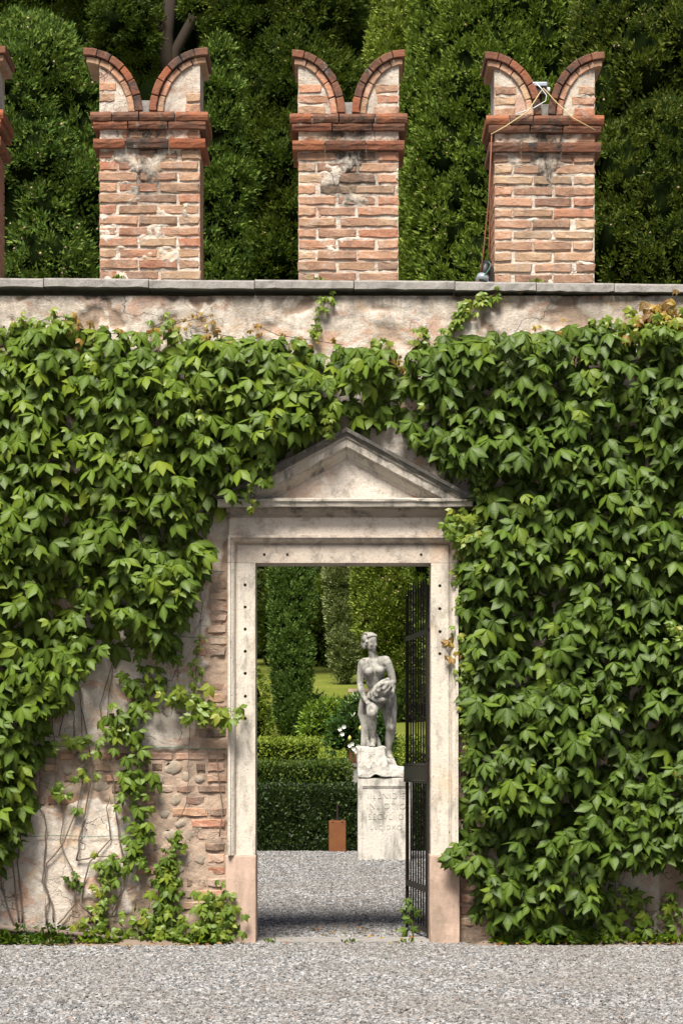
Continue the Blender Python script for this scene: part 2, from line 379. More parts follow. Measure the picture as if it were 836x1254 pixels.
# gravel: real pebbles scattered by geometry nodes
def gravel():
    polys = [(-3.4,3.4,-6.2,-.30,2400), (-.85,.85,-.30,.0,2400), (-.56,.58,.0,.5,2000), (-1.0,1.1,.5,4,1300), (-1.5,1.6,4,9,900), (-2.2,2.2,9,17,600)]
    V = []; Fq = []; dn = []
    for x0,x1,y0,y1,dd in polys:
        n = len(V); V += [(x0,y0,.002),(x1,y0,.002),(x1,y1,.002),(x0,y1,.002)]; Fq.append((n,n+1,n+2,n+3)); dn += [dd]*4
    me = npmesh('gravel', np.array(V), np.array(Fq), extra={'dens': dn})
    o = mobj('gravel', me, M['gravel']); tag(o, 'pale grey gravel of small loose stones', 'gravel', kind='stuff')
    ng = bpy.data.node_groups.new('gravel_scatter', 'GeometryNodeTree')
    ng.interface.new_socket('Geometry', in_out='INPUT', socket_type='NodeSocketGeometry')
    ng.interface.new_socket('Geometry', in_out='OUTPUT', socket_type='NodeSocketGeometry')
    A = lambda t: ng.nodes.new(t); L = ng.links.new
    gi, go = A('NodeGroupInput'), A('NodeGroupOutput')
    dp = A('GeometryNodeDistributePointsOnFaces')
    na = A('GeometryNodeInputNamedAttribute'); na.data_type = 'FLOAT'; na.inputs['Name'].default_value = 'dens'
    L(gi.outputs[0], dp.inputs['Mesh']); L(na.outputs[0], dp.inputs['Density']); dp.inputs['Seed'].default_value = 3
    ic = A('GeometryNodeMeshIcoSphere'); ic.inputs['Radius'].default_value = .011; ic.inputs['Subdivisions'].default_value = 2
    sp = A('GeometryNodeSetPosition'); nz = A('ShaderNodeTexNoise'); nz.inputs['Scale'].default_value = 70
    vm = A('ShaderNodeVectorMath'); vm.operation = 'SUBTRACT'; vm.inputs[1].default_value = (.5,.5,.5)
    vs = A('ShaderNodeVectorMath'); vs.operation = 'SCALE'; vs.inputs['Scale'].default_value = .022
    L(nz.outputs['Color'], vm.inputs[0]); L(vm.outputs[0], vs.inputs[0]); L(ic.outputs[0], sp.inputs['Geometry']); L(vs.outputs[0], sp.inputs['Offset'])
    smt = A('GeometryNodeSetMaterial'); smt.inputs['Material'].default_value = M['gravel']; L(sp.outputs[0], smt.inputs['Geometry'])
    ip = A('GeometryNodeInstanceOnPoints'); L(dp.outputs['Points'], ip.inputs['Points']); L(smt.outputs[0], ip.inputs['Instance'])
    rr = A('FunctionNodeRandomValue'); rr.data_type = 'FLOAT_VECTOR'; rr.inputs[0].default_value = (-.4,-.4,0); rr.inputs[1].default_value = (.4,.4,6.28)
    L(rr.outputs[0], ip.inputs['Rotation'])
    rs = A('FunctionNodeRandomValue'); rs.data_type = 'FLOAT_VECTOR'; rs.inputs[0].default_value = (.35,.35,.3); rs.inputs[1].default_value = (1.6,1.6,1.0); rs.inputs['Seed'].default_value = 5
    L(rs.outputs[0], ip.inputs['Scale']); L(ip.outputs[0], go.inputs[0])
    md = o.modifiers.new('scatter', 'NODES'); md.node_group = ng
gravel()

# ------------------------------------------------------------------ garden wall
rng = np.random.default_rng(11); rnd = random.Random(5)
wall = tag(empty('garden_wall', (0, .2, 0)), 'old plastered garden wall with swallowtail brick merlons and stone doorway', 'wall', kind='thing')
def copz(X): return wz(342 + 8*(X*S + CX)/836)       # top of the coping: the old wall dips a little to one side
XL, XR = -6.2, 6.2
mb = MB()                                             # masonry core round the opening
for x0, x1, z0, z1 in ((XL, -.70, -.15, 4.36), (.72, XR, -.15, 4.36), (-.70, .72, 2.70, 4.36)):
    mb.box(x0, x1, .03, .46, z0, z1)
mb.build('masonry', M['plaster'], wall)

def vnoise(X, Z, sc, seed, octv=3):
    """cheap smooth value noise on arrays"""
    out = np.zeros_like(X, float); amp = 1; tot = 0
    r = np.random.default_rng(seed); T = r.random((256, 256))
    for o in range(octv):
        x = X*sc + 37.1*o; z = Z*sc + 11.7*o
        xi = np.floor(x).astype(int); zi = np.floor(z).astype(int); fx = x-xi; fz = z-zi
        fx = fx*fx*(3-2*fx); fz = fz*fz*(3-2*fz)
        g = lambda a, b: T[a % 256, b % 256]
        out += amp*((g(xi,zi)*(1-fx)+g(xi+1,zi)*fx)*(1-fz) + (g(xi,zi+1)*(1-fx)+g(xi+1,zi+1)*fx)*fz)
        tot += amp; amp *= .55; sc *= 2.1
    return out/tot

def plaster_mask(px, py):
    X, Z = px/S, py/S
    n = vnoise(X, Z, 5, 21, 4) - .5; n2 = vnoise(X, Z, 11, 4, 3) - .5
    m = np.ones_like(px, float)
    edge = np.interp(py, [640, 690, 760, 830, 900, 918], [285, 268, 250, 240, 236, 236]) + n*46
    left = (px > 20) & (px < 285)
    m = np.where(left & (py < 918 + n2*14) & (px > edge) & (py > 655), 0, m)
    m = np.where(left & (py >= 914 + n2*20) & (py < 986 + n*55), 0, m)
    m = np.where(left & (py >= 960) & (px > 178 + n*70), 0, m)
    m = np.where(left & (py > 1108 + n*60) & (px > 90), 0, m)
    m = np.where((px > 555) & (px < 598 + n*40) & (py > 640), 0, m)
    m = np.where((px > 800+n*30) & (py > 1040), 0, m)
    # patches fallen off the band under the coping
    m = np.where((py < 430) & (n2*.6 + n*.6 > .11), 0, m)
    return m
def grid_breaks(a, b, fine, coarse, zones):
    out = [a]
    while out[-1] < b - 1e-6:
        x = out[-1]; f = any(z0 - 1e-6 <= x < z1 for z0, z1 in zones); out.append(min(b, x + (fine if f else coarse)))
    return np.array(out)
gx = grid_breaks(XL, XR, .0125, .035, [(-2.45, -.70), (.70, 1.05)])
gz = grid_breaks(-.1, 4.40, .014, .014, [])
GX, GZ = np.meshgrid(gx, gz, indexing='ij')
PX, PY = GX*S + CX, 1155 - GZ*S
pm = plaster_mask(PX, PY)
ky = pm.copy()
for _ in range(2):                                    # soften broken plaster edge by one cell
    ky[1:-1,1:-1] = (ky[1:-1,1:-1]*2 + ky[:-2,1:-1] + ky[2:,1:-1] + ky[1:-1,:-2] + ky[1:-1,2:])/6
Yh = -.022*ky + (1-ky)*(.010 - .022*vnoise(GX, GZ, 14, 9, 3)) - .010*(vnoise(GX, GZ, 3, 3, 4)-.5) - .006*(vnoise(GX, GZ, 30, 6, 2)-.5)
dirt = np.clip((np.interp(PY, [352, 362, 378, 420], [1.0, .9, .5, .1]) + np.where(PY > 1090, (PY-1090)/110, 0)), 0, .9)
V = np.stack([GX, Yh, GZ], -1).reshape(-1,3); k = len(gz)
ii = np.arange((len(gx)-1)*k).reshape(-1, k)[:, :-1]
cxm = (gx[:-1]+gx[1:])/2; czm = (gz[:-1]+gz[1:])/2
hide = (np.abs(cxm[:,None]-.01) < .715) & (czm[None,:] < 2.72)
iq = ii[~hide]
me = npmesh('plaster', V, np.stack([iq, iq+k, iq+k+1, iq+1], 1), smooth=True, extra={'pl': ky.ravel(), 'dirt': dirt.ravel()})
mobj('plaster', me, M['plaster'], wall)

# --- brick and stone shapes (shared by all bricks)
def brick_mesh(name, lx, ly, lz, seed):
    r = random.Random(seed); j = lambda a: r.uniform(-a, a)
    hx, hz = lx/2, lz/2; b = .008
    ring = [(-1,-1),(-.33,-1),(.33,-1),(1,-1),(1,1),(.33,1),(-.33,1),(-1,1)]
    V = []
    for u, v in ring: V.append((u*(hx-b)+j(.006), 0+j(.003), v*(hz-b)+j(.005)))
    for u, v in ring: V.append((u*hx+j(.006), b+j(.003), v*hz+j(.0045)))
    for u, v in ring: V.append((u*hx*.99, ly, v*hz*.99))
    Fc = [tuple(range(8))] + [(i, 8+i, 8+(i+1)%8, (i+1)%8) for i in range(8)] + [(8+i, 16+i, 16+(i+1)%8, 8+(i+1)%8) for i in range(8)]
    me = bpy.data.meshes.new(name); me.from_pydata(V, [], Fc); me.materials.append(M['brick'])
    bm = bmesh.new(); bm.from_mesh(me); bmesh.ops.recalc_face_normals(bm, faces=bm.faces)
    # open back: make sure the front looks at the camera
    if sum(f.normal.y for f in bm.faces if len(f.verts) == 8) > 0: bmesh.ops.reverse_faces(bm, faces=bm.faces)
    bm.to_mesh(me); bm.free(); return me
BR_L = [brick_mesh('brick', .258, .11, .063, 10+i) for i in range(8)]
BR_S = [brick_mesh('brick_half', .124, .11, .063, 40+i) for i in range(6)]
def place_brick(parent, cx, cz, wdt, hgt, yf, name='brick', soot=0.0, lime=0.0):
    long = wdt > .18; me = rnd.choice(BR_L if long else BR_S)
    o = bpy.data.objects.new(name, me)
    o.scale = (wdt/(.258 if long else .124), 1, hgt/.063)
    o.location = (cx, yf, cz); o.rotation_euler = (0, rnd.uniform(-.012, .012), rnd.uniform(-.015, .015))
    o['soot'] = float(soot); o['lime'] = float(lime); return link(o, parent)
def stone_mesh(i):
    bm = bmesh.new(); bmesh.ops.create_icosphere(bm, subdivisions=2, radius=1)
    bmesh.ops.delete(bm, geom=[v for v in bm.verts if v.co.y > .35], context='VERTS')
    for v in bm.verts:
        v.co += mnoise.noise_vector(v.co*1.9 + Vector((i*5.1, 0, i))) * .46
        v.co.y = max(v.co.y, -.62)
    for f in bm.faces: f.smooth = True
    me = bpy.data.meshes.new('stone'); bm.to_mesh(me); bm.free(); me.materials.append(M['rubble']); return me
STN = [stone_mesh(i) for i in range(6)]
# bricks along the left jamb, then rubble rows with cobbles and brick ends
def bare(px, py): return plaster_mask(np.array([float(px)]), np.array([float(py)]))[0] < .5
y = 664
while y < 1128:
    h = rnd.uniform(11.0, 14.0)
    x = 278.0 - rnd.uniform(0, 3)
    n = 0
    while x > 30:
        jambside = x > 252
        wpx = (rnd.choice([18, 23, 24, 38]) if jambside else rnd.choice([10, 13, 16, 20, 24, 32])) * rnd.uniform(.85, 1.15)
        c = x - wpx/2
        if bare(c, y+h/2) and (jambside or bare(c-wpx*.3, y+h/2)):
            q = rnd.random()
            if jambside and q < .86 or (not jambside and q < .40):
                place_brick(wall, wx(c), wz(y+h/2), wpx/S, (h-2.0)/S*rnd.uniform(.85, 1), -.004-rnd.uniform(0, .012), soot=rnd.choice([0,0,.3,.6]), lime=rnd.choice([0,.3,.7,1]))
            elif not jambside and q < .82:
                o = bpy.data.objects.new('stone', rnd.choice(STN)); hh = h*rnd.uniform(.95, 1.5)
                o.scale = (wpx/S*.5, .027, hh/S*.46); o.location = (wx(c), .006+rnd.uniform(0,.006), wz(y+h/2)+rnd.uniform(-.015,.015)); o.rotation_euler = (0, rnd.uniform(-.5,.5), 0)
                link(o, wall)
        x -= wpx + rnd.uniform(2, 5)
        n += 1
    y += h + 1.5
y = 668
while y < 1140:                                        # bare bricks beside the right jamb
    h = rnd.uniform(11.5, 14)
    x = 563.0
    for wpx in ((20, 24) if rnd.random() < .5 else (30, 14)):
        if rnd.random() < .8 and bare(x+wpx/2, y+h/2): place_brick(wall, wx(x+wpx/2), wz(y+h/2), wpx/S, (h-2)/S, -.004-rnd.uniform(0,.01), lime=rnd.choice([.2,.6,1]), soot=rnd.choice([0,.4]))
        x += wpx + 3
    y += h + 1.5

# --- coping slabs
joints = [-720,-560,-420,-285,-130,55,183,312,433,556,655,750,872,1010,1150,1300,1440,1560]
for i, (a, b) in enumerate(zip(joints[:-1], joints[1:])):
    x0, x1 = wx(a)+.003, wx(b)-.003; z0, z1 = copz(x0), copz(x1)
    dz = .006 if b == 556 else rnd.uniform(-.003, .003); yf = -.068 - rnd.uniform(0, .012); th = .058
    m = MB(); n = 10
    for q in range(n+1):
        x = x0 + (x1-x0)*q/n; z = z0 + (z1-z0)*q/n + dz
        jz = lambda a: rnd.uniform(-a, a)
        m.v += [(x, yf+jz(.004), z-th+jz(.004)), (x, yf+.004+jz(.004), z-.012+jz(.002)), (x, yf+.014, z+jz(.001)), (x, .56, z), (x, .56, z-th)]
    for q in range(n):
        for e in range(5): m.f.append((q*5+e, q*5+(e+1)%5, (q+1)*5+(e+1)%5, (q+1)*5+e))
    m.f += [(0,1,2,3,4), tuple(n*5+e for e in (4,3,2,1,0))]
    m.build('coping_slab', M['coping'], wall)

# --- swallowtail merlons
def voussoir(parent, cu, v0, a0, b0, thick, t0, t1, sgn, X0, Z0, yf, yb, name, soot, m):
    mbx = MB(); nseg = 3
    for q in range(nseg+1):
        t = t0 + (t1-t0)*q/nseg
        for off in (0, thick):
            u = cu + sgn*(a0-off)*math.cos(t); v = v0 + (b0-off)*math.sin(t)
            for yy in (yf, yb): mbx.v.append((X0+u/S, yy, Z0+v/S))
    for q in range(nseg):
        b = q*4; c = b+4
        mbx.f += [(b,c,c+1,b+1),(b+2,b+3,c+3,c+2),(b,b+2,c+2,c),(b+1,c+1,c+3,b+3)]
    mbx.f += [(0,1,3,2),(nseg*4,nseg*4+2,nseg*4+3,nseg*4+1)]
    me = mbx.mesh(name, bevel=.005, seg=1)
    rough_mesh(me, .003, 30, rnd.random()*9)
    o = mobj(name, me, m, parent); o['soot'] = soot; return o
def merlon(pxc, wt, off, seed, full=True, plast=0.0):
    X0 = wx(pxc); Z0 = copz(X0) + .001; r = random.Random(seed); yf0, yb = .0, .44
    def top_in(u):                                      # inner ellipse height of the horn infill
        uu = abs(u - off); a, b = wt-4-17, 79-17
        q = (wt-uu)/a
        return 204 + (b*math.sqrt(max(0, 1-q*q)) if q < 1 else 0)
    # mortar core: front heightfield + back box
    nu, nv = 74, 156
    U = np.linspace(-61.0, 61.0, nu); Vv = np.linspace(0, 204, nv)
    UU, VV = np.meshgrid(U, Vv, indexing='ij')
    pn = vnoise(UU/S+seed*3.7, VV/S, 7, seed+50, 4)
    pn = pn + .13*np.exp(-((UU-off)/24)**2-((VV-140)/20)**2); pn = pn*.75 + .25*vnoise(UU/S+seed*3.7, VV/S, 45, seed+80, 3); patch = np.clip((pn - (.615 - plast) + np.interp(VV, [90, 150], [0, .09]) - np.where(np.abs(UU) > 45, .04, 0))/.10, 0, 1)
    patch = np.where((VV > 170) & (VV < 186), np.clip((pn-.42)/.06, 0, 1), patch)
    for _ in range(2): patch[1:-1,1:-1] = (patch[1:-1,1:-1]*2+patch[:-2,1:-1]+patch[2:,1:-1]+patch[1:-1,:-2]+patch[1:-1,2:])/6
    yy = .008 - .0145*patch - .006*(vnoise(UU/S, VV/S, 40, seed, 2)-.5)
    stv = np.exp(-((UU-off)/28)**2)*np.interp(VV, [60,110,160,204], [.2,.9,1.6,1.6])
    P = np.stack([X0+UU/S, yy, Z0+VV/S], -1).reshape(-1,3)
    i = np.arange((nu-1)*nv).reshape(-1, nv)[:, :-1].ravel()
    Fq = [np.stack([i, i+nv, i+nv+1, i+1], 1)]
    nb = len(P)
    bx = MB(); bx.box(X0-.335, X0+.335, .02, yb-.01, Z0-.002, Z0+203/S)
    P = np.concatenate([P, np.array(bx.v)]); Fq.append(np.array(bx.f)+nb)
    # infill of both horns
    for sg in (-1, 1):
        us = np.linspace(-61.5, -2+off*0, 26)*(-sg) if sg == 1 else np.linspace(-61.5, -2, 26)
        us = np.sort(us); nb = len(P)
        pts = []
        for u in us:
            ht = top_in(u)
            for f in np.linspace(0, 1, 12):
                v = 204 + (ht-204)*f
                yq = .006 - .014*(vnoise(np.array([u/S*1.0+seed]), np.array([v/S]), 9, seed+3, 3)[0]-.3)
                pts.append((X0+u/S, yq, Z0+v/S))
        for u in us:
            ht = top_in(u)
            for v in (204, ht): pts.append((X0+u/S, yb-.01, Z0+v/S))
        P = np.concatenate([P, np.array(pts)]); n = len(us)
        q = np.arange((n-1)*12).reshape(n-1, 12)[:, :-1].ravel()+nb
        Fq.append(np.stack([q, q+12, q+13, q+1], 1))
        fb = nb+n*12; extra = []
        for a in range(n-1): extra += [(fb+a*2, fb+a*2+1, fb+a*2+3, fb+a*2+2)]
        for (a, c) in ((0, 0), (n-1, n-1)):
            extra += [(nb+a*12, nb+a*12+11, fb+c*2+1, fb+c*2)]
        Fq.append(np.array(extra))
    pl = np.concatenate([np.maximum(.0, patch).ravel(), np.full(len(P)-nu*nv, .8)])
    st = np.concatenate([stv.ravel(), np.full(len(P)-nu*nv, .25)])
    core = mobj('merlon', npmesh('merlon', P, Fq, extra={'pl': np.ones(len(P)), 'dirt': st}), M['plaster'], wall)
    # courses
    ch = 161/12
    for c in range(12):
        cv = (c+.5)*ch
        rows = [(-61.5,22),(-37.5,47.5),(12.0,49.5)] if c % 2 == 0 else [(-61.5,47),(-12.5,46),(35.5,26)]
        if r.random() < .35: rows = [(a+ (0 if a < -60 else r.uniform(-4,4)), b_) for a, b_ in rows]
        for (u0, wd) in rows:
            wd2 = wd - r.uniform(.5, 1.6)
            if u0+wd2 > 61.5: wd2 = 61.5-u0
            so = math.exp(-((u0+wd2/2-off)/34)**2)*np.interp(cv, [20,60,160], [.12,.3,.75]) + (.3 if cv < 28 else 0)
            place_brick(core, X0+(u0+wd2/2)/S, Z0+cv/S, wd2/S, (ch-2.3)/S*r.uniform(.88,1.04), yf0-r.uniform(-.003,.006), soot=min(.95, so*r.uniform(.6,1.5)))
    for (u0, wd) in ((-61.5, 34), (-24, 44), (24, 37.5)):   # flat course between the cornices
        place_brick(core, X0+(u0+wd/2)/S, Z0+178.5/S, wd/S, 10/S, -.001, soot=.2)
    # bricks of the two sides and the back, not seen from the front
    mbs = MB()
    for c in range(12):
        z0 = Z0+c*ch/S+.006; z1 = Z0+(c+1)*ch/S-.006
        for sx in (-1, 1):
            xa, xb = (X0-.342, X0-.30) if sx < 0 else (X0+.30, X0+.342)
            ys = [.125, .285, .44] if c % 2 else [.125, .22, .44]
            for ya, ybb in zip(ys[:-1], ys[1:]): mbs.box(xa, xb, ya+.004, ybb-.004, z0, z1)
        for q in range(3): mbs.box(X0-.30+q*.2+.004, X0-.30+(q+1)*.2-.004, .40, .445, z0, z1)
    o = mobj('side_bricks', mbs.mesh('side_bricks', bevel=.004, seg=1), M['brick'], core); o['kind'] = 'stuff'; o['soot'] = .2
    # cornices: tile courses
    def course(v0, v1, proj, cuts, roll):
        for a, b in zip(cuts[:-1], cuts[1:]):
            m = MB(); yp = -proj/S; n = 4; h0 = Z0+v0/S; h1 = Z0+v1/S
            prof = [(yp+.010, h0), (yp, h0+(h1-h0)*.35), (yp-.003, h0+(h1-h0)*.65), (yp+.006, h1)] if roll else [(yp+.012, h0), (yp+.005, h0+(h1-h0)*.4), (yp, h0+(h1-h0)*.62), (yp, h1)]
            for q in range(n+1):
                u = X0+(a+.6+(b-a-1.2)*q/n)/S
                jj = r.uniform(-.003, .003)
                for (yy_, zz) in prof: m.v.append((u, yy_+jj+r.uniform(-.002,.002), zz+r.uniform(-.0025,.0025)))
                m.v.append((u, yb+proj/S, h1)); m.v.append((u, yb+proj/S, h0))
            for q in range(n):
                for e in range(6): m.f.append((q*6+e, q*6+(e+1)%6, (q+1)*6+(e+1)%6, (q+1)*6+e))
            m.f += [tuple(range(6)), tuple(n*6+e for e in reversed(range(6)))]
            o = m.build('cornice_tile', M['tile'], core, bevel=.0025, seg=1)
            o['soot'] = float(.95*math.exp(-(((a+b)/2-off)/32)**2)*r.uniform(.6,1.2))
    j = lambda a: a + r.uniform(-5, 5)
    course(161, 172, 8.5, [-69, j(-26), j(22), 69], False)
    course(184.5, 193, 8, [-69.5, j(-22), j(25), 69.5], False)
    course(193.6, 204.5, 10.5, [-72.5, j(-48), j(-16), j(30), 72.5], True)
    # horns
    for sg in (1, -1):
        cu = off - sg*wt
        n1 = 6; t = 0.02
        for q in range(n1):
            dt = (math.pi/2+.02)/n1*1.0
            voussoir(core, cu, 204.5, wt-4, 79, 9.0, t+.006, t+dt-.006, sg, X0, Z0, -.035-r.uniform(0,.006), yb+.02, 'arch_brick', r.choice([.1,.5,.8,.95]) if q < 5 else r.choice([.0,.4]), M['tile'])
            t += dt
        t = 0.02; n2 = 5
        for q in range(n2):
            dt = (math.pi/2-.03)/n2
            voussoir(core, cu, 204.5, wt-13.6, 79-9.6, 8.0, t+.007, t+dt-.007, sg, X0, Z0, -.014-r.uniform(0,.006), yb, 'arch_brick', r.choice([0,0,.25]), M['brick'])
            t += dt
        for rr_ in range(5):                            # brick ends toward the outer edge of the infill
            v = 211 + rr_*13.2; uo = off - sg*61.0
            ht = top_in(-61 if sg > 0 else 61)
            if v + 6 > top_in((-61+18)*(1 if sg > 0 else -1)) - 2: break
            if r.random() < (.5 if plast > .02 else .97):
                wd = r.uniform(17, 25) if plast > .02 else r.uniform(20, 30)*(1 if rr_ > 1 else 1.25)
                place_brick(core, X0+(-sg*61.5+sg*wd/2)/S, Z0+v/S, wd/S, 10.5/S, -.003, soot=r.uniform(0,.3))
    # valley block between the horns
    m = MB(); m.box(X0+(off-6)/S, X0+(off+6)/S, .005, yb-.02, Z0+204.6/S, Z0+221/S)
    m.build('valley_block', M['coping'], core, bevel=.006)
    return core
merlon(183.5, 74, -4.5, 1, plast=.03)
merlon(426.5, 67, 0, 2, plast=.0)
merlon(666.3, 71, 0, 3, plast=-.02)
merlon(-66, 72, 0, 4, plast=.0)
merlon(922, 71, 0, 6, plast=.0)

# --- stone doorway
OX0, OX1, OZ = 313, 527, 690
FW = 33.0
PROF = [(0, .0), (0, -.105), (3.0, -.105), (3.6, -.092), (5.0, -.090), (7.2, -.080), (9.0, -.058), (9.8, -.046), (10.8, -.046), (11.6, -.058), (FW, -.054), (FW, .26), (12, .26)]
def extr(pts_a, pts_b):                                  # closed prism between two matching loops
    n = len(pts_a); m = MB(); m.v = [tuple(p) for p in pts_a]+[tuple(p) for p in pts_b]
    for e in range(n): m.f.append((e, (e+1)%n, n+(e+1)%n, n+e))
    m.f += [tuple(reversed(range(n))), tuple(range(n, 2*n))]; return m
def drill(o, spots, depth=.05, rad=.011):
    cut = MB()
    for x, z in spots: cut.tube([(x, -.12, z), (x, -.054+depth, z)], rad, 10)
    c = mobj('cutter', cut.mesh('cutter'), M['hole'])
    md = o.modifiers.new('b', 'BOOLEAN'); md.object = c; md.operation = 'DIFFERENCE'; md.solver = 'EXACT'
    me = eval_mesh(o); o.modifiers.clear(); o.data = me
    bpy.data.objects.remove(c)
JB = 1047
def jamb(side):
    if side < 0: fx = lambda s: wx(OX0 - FW + s)
    else: fx = lambda s: wx(OX1 + FW - s)
    a = [(fx(s), y, wz(JB)) for s, y in PROF]; b = [(fx(s), y, wz(OZ)-.002) for s, y in PROF]
    nz = 16; m = MB(); n = len(PROF)
    for q in range(nz+1):
        for (x, y, z) in a: m.v.append((x+rnd.uniform(-.0012,.0012), y+(rnd.uniform(-.0012,.0012) if y < .2 else 0), wz(JB)+(wz(OZ)-.002-wz(JB))*q/nz))
    for q in range(nz):
        for e in range(n): m.f.append((q*n+e, q*n+(e+1)%n, (q+1)*n+(e+1)%n, (q+1)*n+e))
    m.f += [tuple(reversed(range(n))), tuple(nz*n+e for e in range(n))]
    o = m.build('door_jamb', M['stone'], wall)
    ys = [717, 744, 771, 798, 825, 853, 880] if side < 0 else [718, 746, 774, 801]
    hx = wx(301) if side < 0 else wx(538)
    drill(o, [(hx+rnd.uniform(-.003,.003), wz(q)) for q in ys])
    for q in ([907, 935, 963, 990, 1018] if side < 0 else [828, 855, 882, 910, 938, 965, 993, 1021]):
        s = MB(); s.tube([(hx, -.050, wz(q)), (hx, -.0565, wz(q))], .012, 10); s.build('stud', M['stud'], o)
    return o
jamb(-1); jamb(1)
# lintel with mitred corners, going down to the jamb tops
m = MB(); n = len(PROF); th = [s for s, _ in PROF]
loops = [[(wx(OX0-FW+s), y, wz(OZ)) for s, y in PROF], [(wx(OX0-FW+s), y, wz(OZ-FW+s)+.0) for s, y in PROF],
         [(wx(OX1+FW-s), y, wz(OZ-FW+s)) for s, y in PROF], [(wx(OX1+FW-s), y, wz(OZ)) for s, y in PROF]]
# inner profile points must not collapse: lower the start loops a hair
for q in (0, 3): loops[q] = [(x, y, z-.0) for x, y, z in loops[q]]
m.v = [p for l in loops for p in l]
for q in range(3):
    for e in range(n): m.f.append((q*n+e, q*n+(e+1)%n, (q+1)*n+(e+1)%n, (q+1)*n+e))
m.f += [tuple(reversed(range(n))), tuple(3*n+e for e in range(n))]
me = m.mesh('door_lintel'); bm = bmesh.new(); bm.from_mesh(me); bmesh.ops.remove_doubles(bm, verts=bm.verts, dist=1e-5); bm.to_mesh(me); bm.free()
lint = mobj('door_lintel', me, M['lintel'], wall)
for q in (324, 352, 379, 406, 433, 460, 487, 515):
    s = MB(); s.tube([(wx(q), -.050, wz(680)), (wx(q), -.0565, wz(680))], .010, 10)
    s.build('stud', M['hole'] if q in (324,352,515) else M['stud'], lint)  # dark discs stand for open holes, their shade put into the colour
for (a, b) in ((277, 314), (525.5, 562)):                # pink plinth blocks
    m = MB(); m.box(wx(a), wx(b), -.075, .27, -.02, wz(JB)-.001)
    me = rough_mesh(m.mesh('plinth_block', bevel=.006), .004, 9, a, .06); mobj('plinth_block', me, M['pink'], wall)
m = MB(); m.box(wx(OX0)-.0, wx(OX1), -.04, .40, -.05, .016)
mobj('threshold', rough_mesh(m.mesh('threshold', bevel=.006), .004, 8, 3, .08), M['coping'], wall)
# frieze and cornice
m = MB(); m.box(wx(281), wx(558), -.055, .03, wz(657)+.001, wz(634))
me = m.mesh('frieze'); mobj('frieze', me, M['stucco'], wall)
a = me.attributes.new('pl', 'FLOAT', 'POINT'); a.data.foreach_set('value', [1.0]*len(me.vertices))
def moulding(name, x0, x1, prof, mat, parent, ends=True, stain=None):
    """prof: list of (py, y) from top to bottom; closed at the wall"""
    n = 24; m = MB(); k = len(prof)+2
    for q in range(n+1):
        x = wx(x0)+(wx(x1)-wx(x0))*q/n
        for py, yy in prof: m.v.append((x, yy+rnd.uniform(-.0025,.0025), wz(py)+rnd.uniform(-.0015,.0015)))
        m.v += [(x, .03, wz(prof[-1][0])), (x, .03, wz(prof[0][0]))]
    for q in range(n):
        for e in range(k): m.f.append((q*k+e, q*k+(e+1)%k, (q+1)*k+(e+1)%k, (q+1)*k+e))
    m.f += [tuple(reversed(range(k))), tuple(n*k+e for e in range(k))]
    me = m.mesh(name)
    if stain:
        a = me.attributes.new('stain', 'FLOAT', 'POINT'); a.data.foreach_set('value', [stain]*len(me.vertices))
    return mobj(name, me, mat, parent)
# tympanum
APX, APY, BY = 424.0, 528.0, 613.0
SL = (BY-APY)/(APX-267.0)
m = MB()
nt = 26; xs = np.linspace(310, 538, nt); P = []
for x in xs:
    zt_ = APY + abs(x-APX)*SL + 30
    for f in np.linspace(0, 1, 10):
        py = BY + (min(zt_, BY-.5)-BY)*f
        P.append((wx(x), -.070-.010*(vnoise(np.array([x/S]), np.array([py/S]), 8, 12, 3)[0]-.5), wz(py)))
i = np.arange((nt-1)*10).reshape(nt-1, 10)[:, :-1].ravel()
me = npmesh('pediment', np.array(P), np.stack([i, i+10, i+11, i+1], 1), smooth=True, extra={'pl': np.ones(len(P)), 'dirt': np.zeros(len(P))})
pedi = mobj('pediment', me, M['stucco'], wall)
for (bx_, by_, bw) in ((512, 608, 16), (333, 609, 9), (345, 600, 12)):
    place_brick(pedi, wx(bx_), wz(by_), bw/S, 7/S, -.078)
moulding('bed_moulding', 278, 561, [(623.5, -.118), (626, -.112), (628, -.094), (631, -.084), (632, -.072), (634.5, -.068)], M['lintel'], pedi, stain=.55)
moulding('cornice', 268, 577, [(612.6, -.150), (614.5, -.178), (617, -.178), (617.6, -.168), (623, -.163), (623.4, -.155)], M['stone'], pedi, stain=.30)
RP = [(0, -.02), (0, -.265), (4.5, -.262), (6, -.25), (9, -.235), (11.5, -.222), (12.3, -.205), (13, -.205), (22, -.20), (23, -.19), (23.3, -.15), (26, -.14), (29, -.115), (31, -.10), (32.5, -.085), (36, -.08), (36, .03)]
for sg in (-1, 1):
    def endx(t): return APX + sg*(BY-APY-t)/SL
    nq = 22; m = MB(); k = len(RP); stn = []
    for q in range(nq+1):
        f = q/nq
        for t, yy in RP:
            x = APX + (endx(t)-APX)*f; py = APY + t + (BY-APY-t)*f
            jj = rnd.uniform(-.0025,.0025)
            if yy < -.07: yy = -.085 + (yy+.08)*.60
            m.v.append((wx(x + (sg*.25)), yy+jj, wz(py)+rnd.uniform(-.0015,.0015)-(.0015 if f == 1 else 0)))
            stn.append(.95 if t < 11 else (.35 if t < 23 else .25))
    for q in range(nq):
        for e in range(k): m.f.append((q*k+e, q*k+(e+1)%k, (q+1)*k+(e+1)%k, (q+1)*k+e))
    m.f += [tuple(range(k)), tuple(nq*k+e for e in range(k))]
    me = m.mesh('raking_cornice')
    a = me.attributes.new('stain', 'FLOAT', 'POINT'); a.data.foreach_set('value', stn)
    mobj('raking_cornice', me, M['stone'], pedi)

